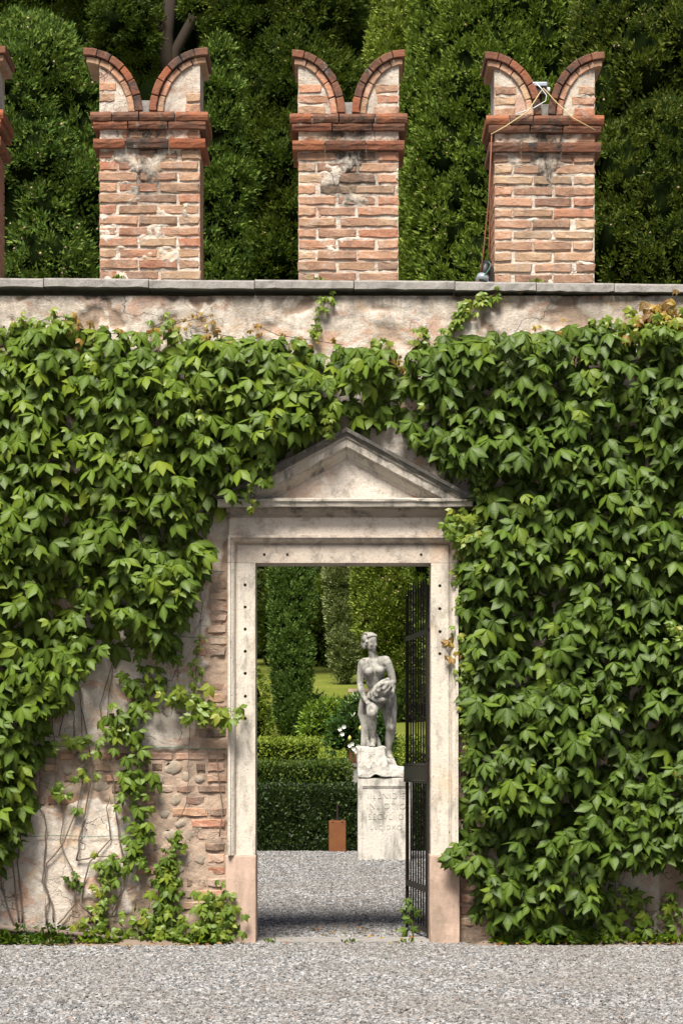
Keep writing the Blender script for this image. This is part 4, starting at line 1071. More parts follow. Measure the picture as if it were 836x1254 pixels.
# ------------------------------------------------------------------ garden seen through the doorway
hedge('shade-coloured clipped box hedge at the edge of the gravel, behind the rusty box', -3.6, 2.6, 34.1, 35.0, .86, .88, M['boxshade'], 101, dens=1500)
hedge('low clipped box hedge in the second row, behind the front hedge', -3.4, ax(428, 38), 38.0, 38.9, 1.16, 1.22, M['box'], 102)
hedge('clipped box hedge with sunlight put into its yellow leaves, in the third row', -3.2, ax(391, 43), 43.0, 44.0, 1.52, 1.62, M['boxlit'], 103)
hedge('clipped box hedge sloping uphill beside the terracotta pots', ax(392, 41), ax(424, 41), 40.2, 46.0, 1.17, 1.72, M['boxlit'], 104)
hedge('short clipped box hedge on the slope behind the statue', ax(478, 44), ax(491, 44), 44, 45, 1.30, 1.62, M['boxlit'], 105)
hedge('pale clipped box hedge on the slope seen through the gate bars', ax(492.5, 44), ax(540, 44), 44.6, 46, 1.36, 1.68, M['boxlit'], 106)
def bush(name, label, X, Y, lobes, mat, seed, dens, ln, group=None, cat='shrub', wd=.6, back=.3, upb=.3, zb=None, parent=None):
    rng = np.random.default_rng(seed); z0 = float(terr(Y)) if zb is None else zb
    root = parent or tag(empty(name, (X, Y, z0)), label, cat, group)
    C = np.array([(X+a, Y+b, z0+c) for a, b, c, *_ in lobes]); Rr = np.array([(r[3], r[4], r[5]) for r in lobes])
    V, Fq, t = lobe_foliage(C, Rr, dens*1.6, ln, rng, upb, back=back, wd=wd, per=9, clump=ln*1.1)
    o = mobj('foliage', npmesh('foliage', V, Fq, tint=t), mat, root); o['kind'] = 'stuff'
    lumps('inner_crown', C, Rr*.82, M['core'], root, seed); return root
bush('clipped_shrub', 'tall rounded clipped shrub beside the dark green cypress', ax(293, 48.6), 31.6, [(0,0,.85,.56,.5,.82),(-.6,.1,.95,.6,.5,.8),(.02,0,.35,.6,.5,.75),(-1.2,0,.7,.7,.5,1.0)], M['boxlit'], 111, 1300, .05)
bush('dark_shrub', 'dark shrub on the slope at the foot of the green cypress', ax(388, 52), 35.0, [(0,0,.2,.3,.35,.45),(-.15,.1,.2,.35,.35,.4)], M['camellia'], 112, 500, .08)
bush('dark_shrub', 'dark rounded shrub at the upper edge of the lawn', ax(395, 76), 59.0, [(-.2,0,.7,1.0,.8,1.2),(.4,0,.5,.7,.6,.9),(-1.1,0,.9,1.0,.8,1.4)], M['conA'], 113, 260, .14)
bush('dark_shrub', 'dark foliage added for the shade under the cypress behind the statue, seen beside the gate', ax(492, 53), 36.0, [(0,0,.2,.38,.4,.55),(.4,.1,.3,.4,.4,.6),(-.3,.2,.1,.35,.4,.4)], M['conA'], 115, 600, .08)  # bush added to draw the dark shade under the big cypress
bush('dark_shrub', 'broad dark shrub mass beyond the lawn, behind the narrow cypress', ax(310, 78), 61.5, [(0,0,.9,1.0,.8,1.7),(-1.2,0,1.0,1.0,.8,1.9),(.9,.2,.8,.9,.8,1.3),(1.6,.3,.6,.8,.8,1.0)], M['conA'], 116, 260, .14)
bush('yellow_shrub', 'small yellow leafed tree beyond the lawn', ax(397, 80), 63.2, [(0,0,1.4,.7,.6,.7),(.3,0,2.0,.6,.5,.6),(-.2,0,.8,.6,.5,.7)], M['young'], 114, 200, .16)
# potted citrus and potted camellia
def pot(parent, X, Y, z0, r, h):
    m = MB(); m.lathe([(r*.62,0),(r*.66,.02),(r*.88,h*.82),(r*1.02,h*.84),(r*1.04,h),(r*.90,h),(r*.88,h*.9),(.02,h*.88)], (X, Y, z0), 24)
    return m.build('pot', M['terra'], parent, smooth=False, bevel=.004)
def plinth(label, X, Y, ztop, r):
    zb = float(terr(Y)); m = MB(); m.box(X-r, X+r, Y-r, Y+r, zb-.05, ztop-.06); m.box(X-r-.03, X+r+.03, Y-r-.03, Y+r+.03, ztop-.058, ztop)
    o = m.build('pot_plinth', M['coping'], None, bevel=.01); tag(o, label, 'plinth')
Yc = 28.4; Xc = ax(399, 45.4); zc = 1.14
plinth('low stone plinth under the potted lemon bush', Xc, Yc, zc, .22)
ct = tag(empty('potted_lemon', (Xc, Yc, zc)), 'light green lemon bush in a terracotta pot behind the hedges', 'potted plant'); pot(ct, Xc, Yc, zc, .25, .44)
m = MB(); m.tube([(Xc, Yc, zc+.35), (Xc+.02, Yc, zc+.9), (Xc, Yc, zc+1.3)], [.03,.025,.015], 8); m.build('stem', M['bark'], ct)
bush('x', '', Xc, Yc, [(0,0,.85,.38,.36,.32),(.25,0,.72,.32,.3,.3),(-.2,0,.75,.26,.3,.28),(.08,0,.98,.26,.26,.2),(.42,.1,.85,.2,.22,.24),(-.1,-.1,.6,.32,.3,.22)], M['citrus'], 121, 700, .07, wd=.6, parent=ct, zb=zc)
Yk = 23.2; Xk = ax(435, 40.2); zk = 1.185
plinth('low stone plinth under the potted camellia', Xk, Yk, zk, .17)
ck = tag(empty('potted_camellia', (Xk, Yk, zk)), 'dark leaved potted shrub with white flowers in a terracotta pot beside the statue', 'potted plant'); pot(ck, Xk, Yk, zk, .155, .25)
m = MB(); m.tube([(Xk, Yk, zk+.2), (Xk+.01, Yk, zk+.5), (Xk, Yk, zk+.7)], [.02,.017,.01], 8); m.build('stem', M['bark'], ck)
bush('x', '', Xk, Yk, [(0,0,.55,.30,.26,.30),(-.2,0,.5,.22,.2,.22),(.25,0,.55,.28,.24,.30),(.05,0,.85,.26,.24,.2),(.4,.05,.35,.2,.2,.25),(-.05,-.05,.32,.24,.2,.12),(-.3,0,.32,.14,.14,.14)], M['camellia'], 122, 800, .075, wd=.6, parent=ck, zb=zk)
for (fx, fy) in ((416,893),(421,890),(428,913),(433,917),(438,914),(431,911),(419,899),(436,920)):
    p = at(fx, fy, 39.85); m = MB()
    for q in range(6):
        a = q*math.pi/3+.3; m.add([(p.x, p.y, p.z), (p.x+.028*math.cos(a-.45), p.y-.02, p.z+.028*math.sin(a-.45)), (p.x+.038*math.cos(a), p.y-.035, p.z+.038*math.sin(a)), (p.x+.028*math.cos(a+.45), p.y-.02, p.z+.028*math.sin(a+.45))], [(0,1,2,3)])
    m.build('flower', M['petal'], ck)
for (fx, fy) in ((428,904),(441,892)):
    p = at(fx, fy, 39.8); m = MB(); m.lathe([(.003,-.04),(.022,-.02),(.027,0),(.02,.025),(.003,.045)], p, 10); m.build('bud', M['lemon'], ck, smooth=True)
# rusty box with rod, standing in front of the hedge
p0 = at(413, 1042, 33.7); xb = p0.x; yb_ = 33.7-D
rb = tag(empty('rusty_box', (xb, yb_, 0)), 'upright rusty steel box with a dark rod against the front hedge', 'post')
m = MB(); m.box(xb-.115, xb+.115, yb_, yb_+.12, 0, .425); m.build('body', M['rust'], rb, bevel=.012)
m = MB(); m.box(xb-.075, xb-.055, yb_-.008, yb_+.002, .405, .44); m.box(xb+.055, xb+.075, yb_-.008, yb_+.002, .405, .44); m.build('lug', M['rust'], rb, bevel=.003)
m = MB(); m.tube([(xb, yb_+.06, .42), (xb, yb_+.06, .64)], .016, 8); m.tube([(xb, yb_+.06, .42), (xb, yb_+.06, .45)], .04, 10); m.build('rod', M['iron'], rb)

# ------------------------------------------------------------------ trees
def cyp(w_, lo=0.02): return [(lo, w_*.55), (lo+.06, w_*.85), (.3, w_), (.65, w_), (.88, w_*.7), (1, w_*.12)]
hz = lambda d: (az(670, d)+.4, az(352, d)-.4)
conifer('cypress', 'narrow dark green cypress column standing by the rounded clipped shrub', ax(358, 50), 33.0, 8.8, cyp(.41, .02), 240, .16, M['conE'], 201, dens=3600, ln=.055, upb=1.2, tall=1.8, trunk_r=.09, clump=.07)
conifer('cypress', 'pale greyish green cypress with a rounded foot hanging over the lawn', ax(422, 62), 45.0, 12.2, [(.0,.10),(.04,.30),(.12,.42),(.6,.48),(.9,.35),(1,.1)], 260, .22, M['conD'], 202, mc=M['corepale'], dens=3000, ln=.065, upb=.8, tall=1.5, hidez=hz(62), trunk_r=.06, clump=.09)
conifer('cypress', 'broad bright yellow green cypress behind the statue', ax(486, 58), 41.0, 22.5, [(.03,.6),(.10,.88),(.25,.95),(.45,.72),(.8,.62),(1,.1)], 520, .34, M['conC'], 203, cones=500, mc=M['corepale'], dens=2000, ln=.075, upb=.8, tall=1.9, hidez=hz(58), clump=.11)
conifer('cypress', 'huge green cypress rising behind the merlon with the cables', ax(612, 51), 34.0, 22.5, cyp(1.95, .03), 680, .38, M['conF'], 204, cones=420, dens=1100, ln=.08, upb=1.0, tall=1.9, hidez=hz(51), trunk_r=.3, clump=.12)
conifer('cypress', 'deep green cypress on the far side of the merlon with the cables', ax(812, 47), 30.0, 21.5, cyp(1.85, .03), 520, .42, M['conA'], 205, cones=300, dens=1050, ln=.075, upb=.9, tall=1.5, hidez=hz(47), trunk_r=.3, clump=.12)
conifer('conifer', 'bushy dark conifer with cones filling the gap between two merlons', ax(350, 68), 51.0, 29.0, [(.20,1.0),(.28,1.9),(.5,2.5),(.75,2.5),(.92,1.7),(1,.4)], 260, .62, M['conA'], 206, cones=420, dens=650, ln=.10, upb=.6, hidez=hz(68), trunk_r=.25, clump=.18)
conifer('conifer', 'billowing green conifer reaching only the merlon tops', ax(40, 44), 27.0, az(36, 44), [(.05,1.2),(.3,1.6),(.8,1.5),(.93,1.15),(1,.55)], 170, .50, M['conB'], 207, cones=160, dens=1000, ln=.075, upb=.6, hidez=(0, az(352, 44)-.4), trunk_r=.2, clump=.13)
conifer('conifer', 'billowing green conifer spilling past the edge of the merlon row', ax(-70, 47), 30.0, 17.5, [(.05,1.2),(.3,1.5),(.75,1.3),(.9,.9),(1,.25)], 200, .50, M['conA'], 208, dens=1000, ln=.085, upb=.6, hidez=(0, az(352, 47)-.4), trunk_r=.2, clump=.14)
conifer('conifer', 'small green conifer growing against the merlon row beside the dark trunks', ax(268, 50), 33.0, az(40, 50), [(.3,.4),(.55,.75),(.8,.6),(.95,.35),(1,.1)], 120, .36, M['conB'], 209, dens=1200, ln=.08, upb=.7, hidez=(0, az(352, 50)-.4), trunk_r=.12, clump=.13)
# old tree with bare forked trunks showing above the merlons
def old_tree():
    d = 60.0; Y = d-D; X = ax(212, d); zb = float(terr(Y))
    o = tag(empty('old_conifer', (X, Y, zb)), 'tall old conifer with bare forked trunks and hanging foliage', 'tree', 'conifers behind the wall')
    q = lambda px, py: (ax(px, d), Y, az(py, d))
    for pts, rr_ in (([(X, Y, zb-.1), q(208, 350), q(206, 120), q(204, 40), q(216, -80)], [.35,.28,.2,.17,.12]), ([q(206, 130), q(215, 62), q(235, 25), q(252, -30)], [.14,.13,.12,.1]), ([q(204,60), q(190,20), q(170,-40)], [.1,.09,.07])):
        m = MB(); m.tube(pts, rr_, 8); m.build('trunk' if len(pts) == 5 else 'limb', M['bark'], o, smooth=True)
    rng = np.random.default_rng(77)
    L = [(150, 20, .9), (130, 45, .7), (165, 55, .7), (175, 80, .5), (145, 78, .5), (160, -10, 1.0), (110, 5, .9), (90, -20, .9), (60, 0, .8), (25, 5, .8), (255, 25, .5), (285, -15, .9), (320, 0, .7), (120, 25, .6), (180, 30, .6), (0, 15, .7), (45, 20, .5)]
    C = np.array([(ax(a, d)+rng.normal(0,.1), Y-.6+rng.normal(0,.5), az(b, d)) for a, b, r in L]); Rr = np.array([(r*.75, r*.7, r*.7) for *_, r in L])
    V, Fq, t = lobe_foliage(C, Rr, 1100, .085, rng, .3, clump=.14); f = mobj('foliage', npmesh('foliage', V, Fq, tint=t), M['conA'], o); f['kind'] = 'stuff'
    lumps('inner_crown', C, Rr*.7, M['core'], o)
old_tree()
# woodland that closes the view behind everything
def woodland():
    rng = np.random.default_rng(91); L = []
    for X in np.concatenate([np.arange(-20, 21, 1.9), np.arange(-23, 24, 2.3)+40000]):
        far = X > 20000; X = X-40000 if far else X
        Y = (80 if far else 72) + rng.uniform(-3, 3); zb = float(terr(Y))
        for z in np.arange(zb+.6, zb+30, 2.1 if far else 1.7): L.append((X+rng.normal(0,.6), Y+rng.normal(0,1), z+rng.normal(0,.4), rng.uniform(1.1,1.7)*(1.25 if far else 1)))
    L = np.array(L); C = L[:,:3]; Rr = np.stack([L[:,3], L[:,3], L[:,3]*1.1], 1)
    V, Fq, t = lobe_foliage(C, Rr, 45, .26, rng, .4, back=.0, clump=.4, axis=None)
    o = mobj('woodland', npmesh('woodland', V, Fq, tint=t), M['wood']); tag(o, 'dark wood of evergreen trees closing the view', 'woodland', kind='stuff')
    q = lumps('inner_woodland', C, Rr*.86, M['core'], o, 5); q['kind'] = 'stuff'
woodland()

# ------------------------------------------------------------------ iron gate, standing open
def iron_gate():
    hx, hy = wx(525), .20; dl = 1.12; dx = -.118          # hinge and free edge
    g = tag(empty('iron_gate', (hx, hy, 0)), 'black iron bar gate leaf standing open against the pale door jamb', 'gate')
    ang = math.atan2(dl, dx); ux, uy = math.cos(ang), math.sin(ang); W = math.hypot(dl, dx)
    P = lambda s, z, o=0: (hx+ux*s - uy*o, hy+uy*s + ux*o, z)
    def bar(name, s0, s1, z0, z1, th, parent=None):
        m = MB(); c = [P(s0,z0,-th),P(s1,z0,-th),P(s1,z0,th),P(s0,z0,th),P(s0,z1,-th),P(s1,z1,-th),P(s1,z1,th),P(s0,z1,th)]
        m.add(c, [(3,2,1,0),(4,5,6,7),(0,1,5,4),(1,2,6,5),(2,3,7,6),(3,0,4,7)]); return m.build(name, M['iron'], parent or g, bevel=.002, seg=1)
    top = 2.47
    for s in (.0, W-.022): bar('stile', s, s+.022, .02, top-.02, .009)
    n = 8
    for q in range(n):
        s = .03 + (W-.06)*(q+.5)/n
        m = MB(); m.tube([P(s,.05), P(s,top-.10+.02*(q%2)), P(s,top-.03+.02*(q%2)), P(s,top+.05+.02*(q%2))], [.0058,.0058,.008,.001], 8); m.build('bar', M['iron'], g, smooth=True)
    for z, hgt in ((2.115, .035), (.33, .04), (.05, .035)):
        bar('rail', .03, W-.03, z, z+hgt, .011)
    pl = bar('lock_plate', .0, W, 1.085, 1.225, .021)
    for q in range(8):
        for z in (1.10, 1.21):
            s = .06+q*(W-.12)/7; m = MB(); m.tube([P(s,z,.020), P(s,z,.028)], .008, 8); m.tube([P(s,z,-.020), P(s,z,-.028)], .008, 8); m.build('rivet', M['iron'], pl)
    for z in (.5, 1.3, 2.2):
        m = MB(); m.tube([(hx+.012, hy-.004, z-.05), (hx+.012, hy-.004, z+.05)], .016, 10); m.box(hx+.01, hx+.08, hy-.02, hy+.01, z-.015, z+.015); m.build('hinge', M['iron'], g)
iron_gate()
gs = tag(empty('young_creeper', (wx(504), .55, 0)), 'small dark creeper sprig at the foot of the iron gate', 'creeper')
def sprig(parent, spots, sc, mname, seed):
    rng = np.random.default_rng(seed); P = np.array(spots, float)
    leaf_part('leaves', P, leaf_frames(len(P), rng, (0,60), 50, .5), sc*rng.uniform(.7,1.2,len(P)), mname, parent, rng)
m = MB(); m.tube([(wx(508),.5,.0),(wx(506),.48,.15),(wx(503),.46,.30)], .004, 5); m.build('stem', M['stem'], gs)
sprig(gs, [(wx(500),.44,.28),(wx(506),.44,.24),(wx(496),.46,.20),(wx(503),.44,.14),(wx(510),.45,.19),(wx(508),.44,.08),(wx(499),.44,.06)], .62, 'leafdark', 5)

# ------------------------------------------------------------------ pedestal and statue
DS = 31.0; YS = DS-D
def pedestal():
    x0, x1 = ax(438, DS), ax(504, DS); zt = az(953, DS); o = tag(empty('pedestal', ((x0+x1)/2, YS, 0)), 'white weathered stone pedestal with worn inscription below the statue', 'pedestal')
    m = MB(); dp = .62; b = .045
    # block with a sunk inscription panel
    m.box(x0, x1, YS, YS+dp, -.03, zt)
    me = m.mesh('block', bevel=.012)
    rough_mesh(me, .005, 7, 2, .10); mobj('block', me, M['pedestal'], o)
    m = MB(); zf = zt-.085
    for (a, c, z0, z1) in ((x0+.055, x1-.03, zf-.012, zf), (x0+.055, x1-.03, zf-.030, zf-.022)): m.box(a, c, YS-.011, YS+.01, z0, z1)
    m.build('moulding', M['pedestal'], o, bevel=.003)
    m = MB(); m.box(x0+.048, x0+.056, YS-.008, YS+.01, .05, zf); m.build('moulding', M['pedestal'], o, bevel=.002)
    xm = (x0+x1)/2+.015; z = az(974, DS)-.035
    for txt, size in (('IILLNIDIE', .105), ('INLIOTIO', .105), ('SECVLIIO', .100), ('LVCIDXO', .085)):
        cu = bpy.data.curves.new('inscription', 'FONT'); cu.body = txt; cu.size = size; cu.align_x = 'CENTER'; cu.extrude = .0015; cu.space_character = 1.12; cu.offset = -.0025
        t = bpy.data.objects.new('tmp', cu); COL.objects.link(t); t.location = (xm, YS-.0075, z); t.rotation_euler = (R(90), 0, 0)
        dg = bpy.context.evaluated_depsgraph_get(); me = bpy.data.meshes.new_from_object(t.evaluated_get(dg)); mw = t.matrix_basis.copy()
        bpy.data.objects.remove(t); me.transform(mw); me.materials.clear(); mobj('inscription', me, M['letter'], o)
        z -= .128
pedestal()
U = 617.0
def st(zx, zy, dy=0.0):                                   # from the 6.27x view of the statue to metres
    px = 420 + zx/6.275; py = 760 + zy/6.27; p = at(px, py, DS); return Vector((p.x, YS+.30+dy, p.z))
class Blob:
    def __init__(s): s.m = MB()
    def cap(s, p0, r0, p1, r1, n=14):
        p0, p1 = Vector(p0), Vector(p1); t = (p1-p0); L = t.length; t = t/L if L else Vector((0,0,1)); pts, rs = [], []
        for a in (85, 60, 35, 12): pts.append(p0 - t*r0*math.sin(R(a))); rs.append(r0*math.cos(R(a)))
        pts += [p0, p1]; rs += [r0, r1]
        for a in (12, 35, 60, 85): pts.append(p1 + t*r1*math.sin(R(a))); rs.append(r1*math.cos(R(a)))
        s.m.tube(pts, rs, n)
    def chain(s, pts, n=12):
        for (a, ra), (b, rb) in zip(pts[:-1], pts[1:]): s.cap(a, ra, b, rb, n)
    def ell(s, c, r, rot=None):
        bm = bmesh.new(); bmesh.ops.create_icosphere(bm, subdivisions=3, radius=1); mt = (rot or Matrix.Identity(3))
        s.m.add([Vector(c) + mt @ Vector((v.co.x*r[0], v.co.y*r[1], v.co.z*r[2])) for v in bm.verts], [[v.index for v in f.verts] for f in bm.faces]); bm.free()
    def solid(s, name, mat, parent, vox, smooth=4, rough=0):
        me = bpy.data.meshes.new(name); me.from_pydata(s.m.v, [], s.m.f)
        bm = bmesh.new(); bm.from_mesh(me); bmesh.ops.recalc_face_normals(bm, faces=bm.faces); bm.to_mesh(me); bm.free()
        o = mobj(name, me, mat)
        a = o.modifiers.new('r', 'REMESH'); a.mode = 'VOXEL'; a.voxel_size = vox
        if smooth: b = o.modifiers.new('s', 'SMOOTH'); b.factor = .5; b.iterations = smooth
        m2 = eval_mesh(o); o.modifiers.clear(); bpy.data.objects.remove(o)
        m2.name = name; m2.materials.clear()
        if rough: rough_mesh(m2, rough, 14, 3)
        for p in m2.polygons: p.use_smooth = True
        return mobj(name, m2, mat, parent)
def statue():
    o = tag(empty('statue', st(300, 1200)), 'grey stone statue of a standing woman gathering a bundle of cloth at her hip', 'statue')
    b = Blob(); fw = Vector((0,-1,0))
    # torso, leaning forward a little to her right knee
    pel = st(292, 575, .05); wai = st(248, 470, .03); che = st(238, 375, .0); nb = st(236, 285, .02)
    b.ell(pel, (.150,.115,.115)); b.ell(st(285, 525, .05), (.138,.105,.09)); b.ell(wai, (.112,.09,.10)); b.ell(st(242, 425, .02), (.120,.095,.09)); b.ell(che, (.140,.10,.12)); b.ell(st(240, 325, .02), (.148,.09,.085))
    b.cap(wai, .088, pel, .11); b.cap(che, .098, wai, .09)
    b.cap(st(165, 312, .03), .058, st(330, 298, .04), .062)                # shoulder girdle
    b.cap(nb, .060, st(222, 225, -.01), .048)                              # neck
    b.ell(st(200, 390, -.098), (.056,.052,.054)); b.ell(st(285, 376, -.098), (.056,.052,.054))
    b.ell(st(330, 600, .10), (.10,.10,.10)); b.ell(st(255, 600, .10), (.10,.10,.09))
    # head turned to her left
    hd = st(208, 160, -.01); rot = Matrix.Rotation(R(48), 3, 'Z')
    fdir = rot @ Vector((0,-1,0)); sdir = rot @ Vector((1,0,0))
    b.ell(hd + Vector((0,0,.015)), (.074,.094,.098), rot); b.ell(hd + fdir*.030 + Vector((0,0,-.050)), (.056,.062,.064), rot)
    b.ell(hd + fdir*.068 + Vector((0,0,-.102)), (.021,.022,.020), rot)     # chin
    b.cap(hd + fdir*.086 + Vector((0,0,.012)), .010, hd + fdir*.106 + Vector((0,0,-.038)), .015)   # nose
    b.ell(hd + fdir*.086 + Vector((0,0,-.068)), (.024,.012,.008), rot); b.ell(hd + fdir*.084 + Vector((0,0,-.081)), (.021,.012,.008), rot)   # lips
    for sg in (-1, 1):
        b.cap(hd + fdir*.083 + sdir*.010*sg + Vector((0,0,.022)), .010, hd + fdir*.064 + sdir*.048*sg + Vector((0,0,.018)), .009)  # brow
        b.ell(hd + fdir*.070 + sdir*.029*sg + Vector((0,0,.000)), (.014,.010,.008), rot)
        b.ell(hd + fdir*.056 + sdir*.040*sg + Vector((0,0,-.036)), (.022,.024,.024), rot)
        b.ell(hd - fdir*.005 + sdir*.074*sg + Vector((0,0,-.02)), (.012,.02,.03), rot)
    # her right arm (viewer's left) reaching down
    sh, el, wr = st(150, 325, .02), st(133, 485, .03), st(158, 578, -.10)
    b.chain([(sh, .058), (st(138, 400, .03), .050), (el, .043), (st(142, 530, -.03), .044), (wr, .029)])
    hdv = [(wr, .030), (st(178, 612, -.13), .034)]; b.chain(hdv)
    for k in range(4):
        b.chain([(st(172+k*9, 612+k*2, -.14), .013), (st(180+k*9, 634+k*3, -.165), .012), (st(186+k*8, 652-k*2, -.155), .010)], 8)
    b.chain([(st(186, 596, -.13), .014), (st(206, 588, -.155), .012), (st(214, 596, -.16), .010)], 8)
    # her left arm (viewer's right), bent under the cloth
    sh2, el2, wr2 = st(342, 318, .03), st(388, 462, .06), st(292, 556, -.12)
    b.chain([(sh2, .060), (st(370, 390, .05), .052), (el2, .045), (st(345, 512, -.04), .043), (wr2, .030)])
    b.chain([(wr2, .030), (st(250, 572, -.17), .034)])
    for k in range(4): b.chain([(st(246, 560+k*9, -.17), .012), (st(222, 566+k*8, -.175), .011), (st(208, 578+k*6, -.165), .009)], 8)
    b.chain([(st(262, 552, -.16), .013), (st(240, 542, -.19), .011)], 8)
    # her right leg forward, foot on the rock
    hp, kn, an = st(240, 585, .05), st(222, 712, -.21), st(232, 905, -.10)
    b.chain([(hp, .102), (st(230, 640, -.08), .094), (kn, .068)]); b.ell(st(222, 716, -.235), (.052,.05,.055))
    b.chain([(kn, .062), (st(222, 790, -.15), .062), (st(228, 860, -.12), .044), (an, .036)])
    b.chain([(an, .038), (st(230, 945, -.13), .040), (st(222, 958, -.23), .030)]);
    for k in range(5): b.chain([(st(207+k*8, 957, -.24), .014), (st(204+k*9, 964, -.285+.008*k), .011)], 8)
    # her left leg, bearing the weight
    hp2, kn2, an2 = st(348, 590, .08), st(370, 830, .04), st(352, 1000, .10)
    b.chain([(hp2, .108), (st(358, 680, .06), .098), (st(368, 770, .04), .078), (kn2, .064)]); b.ell(st(370, 820, -.0), (.052,.05,.06))
    b.chain([(kn2, .060), (st(362, 890, .08), .061), (st(352, 960, .09), .042), (an2, .036)])
    b.chain([(an2, .037), (st(360, 1045, .09), .040), (st(375, 1062, -.02), .030)])
    for k in range(5): b.chain([(st(362+k*8, 1062, -.03), .013), (st(364+k*8, 1068, -.07+.006*k), .011)], 8)
    body = b.solid('body', M['statue'], o, .0085, 2)
    # hair: wavy cap with a roll behind
    h = Blob(); up = Vector((0,0,1))
    h.ell(hd + up*.048 - fdir*.030, (.084,.090,.076), rot); h.ell(hd - fdir*.085 + up*(-.018), (.055,.05,.055), rot)
    for k in range(9):
        a = R(-78 + k*19.5); v = sdir*math.sin(a)*.080 + fdir*math.cos(a)*.062
        h.ell(hd + v + up*(.062 + .018*math.cos(a) - (.06 if abs(a) > 1.1 else 0)), (.021,.02,.018), rot)
    for k in range(4):
        h.chain([(hd + sdir*(.07-.045*k) + fdir*.045 + up*(.092+.012*(k in (1,2))), .012), (hd + sdir*(.06-.042*k) - fdir*.02 + up*(.122), .013), (hd + sdir*(.04-.03*k) - fdir*.09 + up*.07, .012)], 8)
    for sg in (-1, 1): h.ell(hd - fdir*.045 + sdir*.058*sg - up*.045, (.028,.035,.04), rot)
    h.solid('hair', M['statue'], o, .007, 2, .0015)
    # cloth: rolled bundle and hanging folds
    c = Blob(); cc = st(300, 530, -.17)
    c.ell(cc, (.115,.085,.085))
    for k in range(5):
        pts = []; f = 1-.17*k
        for q in range(15):
            a = R(-60 + q*22); tl = R(-20)
            x = .135*f*math.cos(a); z = .098*f*math.sin(a)
            pts.append((cc + Vector((x*math.cos(tl)-z*math.sin(tl), -.03-.075*math.sqrt(max(0,1-f*f))-.012*(k%2), x*math.sin(tl)*-1+z*math.cos(tl)+.012*k)), .017+.004*math.sin(q*1.3+k)))
        c.chain(pts, 8)
    c.chain([(st(215, 590, -.17), .030), (st(255, 606, -.20), .034), (st(320, 604, -.19), .036), (st(372, 570, -.12), .034), (st(388, 505, -.03), .034)], 10)
    c.chain([(st(345, 452, -.02), .035), (st(300, 470, -.14), .030), (st(248, 510, -.17), .028), (st(215, 560, -.16), .024)], 10)
    for k, (xa, xm, xc) in enumerate(((150,138,160),(165,160,178),(140,128,150),(176,172,166),(158,150,186),(190,176,172))):
        c.chain([(st(xa+12, 590, -.02), .030), (st(xa, 640, .0), .032), (st(xm, 715, .03+.02*(k%2)), .026), (st(xm+22, 790, .04), .024), (st(xc+4, 870, .04), .026), (st(xc+2, 960, .02), .030)], 8)
    c.chain([(st(250, 860, .0), .02), (st(266, 910, .0), .03), (st(280, 965, -.02), .035)], 8); c.chain([(st(185, 900, -.04), .02), (st(200, 960, -.06), .034)], 8)
    c.solid('cloth', M['statue'], o, .0085, 2)
    # rock with the higher step under one foot
    r = Blob()
    zlo = az(952.6, DS)
    mm = MB(); x0, x1 = st(112, 0).x, st(338, 0).x
    top1 = st(0, 968).z; top2 = st(0, 1120).z
    mm.add([(x0,YS-.02,zlo),(x1+.05,YS-.02,zlo),(x1+.05,YS+.56,zlo),(x0,YS+.56,zlo),(x0,YS+.01,top1-.01),(x1-.03,YS+.01,top1),(x1-.03,YS+.54,top1),(x0+.01,YS+.54,top1-.01)], [(3,2,1,0),(4,5,6,7),(0,1,5,4),(1,2,6,5),(2,3,7,6),(3,0,4,7)])
    xe = ax(503, DS)
    mm.add([(x1-.08,YS+.0,zlo),(xe,YS+.0,zlo),(xe,YS+.55,zlo),(x1-.08,YS+.55,zlo),(x1-.08,YS+.03,top2+.02),(xe-.02,YS+.03,top2-.015),(xe-.02,YS+.55,top2-.015),(x1-.08,YS+.55,top2+.04)], [(3,2,1,0),(4,5,6,7),(0,1,5,4),(1,2,6,5),(2,3,7,6),(3,0,4,7)])
    r.m = mm
    r.cap((x1+.00, YS+.1, top2+.06), .05, (x1+.06, YS+.2, top2+.02), .06); r.ell(st(300, 985, -.1), (.06,.12,.04)); r.ell(st(150, 985, .0), (.07,.2,.04)); r.cap(st(372,1085,.0), .045, st(380,1085,.2), .05)
    rk = r.solid('rock_base', M['rock'], o, .016, 3)
    bm = bmesh.new(); bm.from_mesh(rk.data)
    xn = st(250, 0).x
    for v in bm.verts:
        p = v.co*6
        v.co += mnoise.noise_vector(p)*.018 + mnoise.noise_vector(p*3.1)*.008
        k = math.exp(-((v.co.x-xn)/.055)**2)*max(0, 1-(v.co.z-zlo)/.06)
        if v.co.y < YS+.3: v.co.z += .045*k                # chipped notch along the lower edge
        v.co.z = max(v.co.z, zlo)
    bm.to_mesh(rk.data); bm.free()
statue()

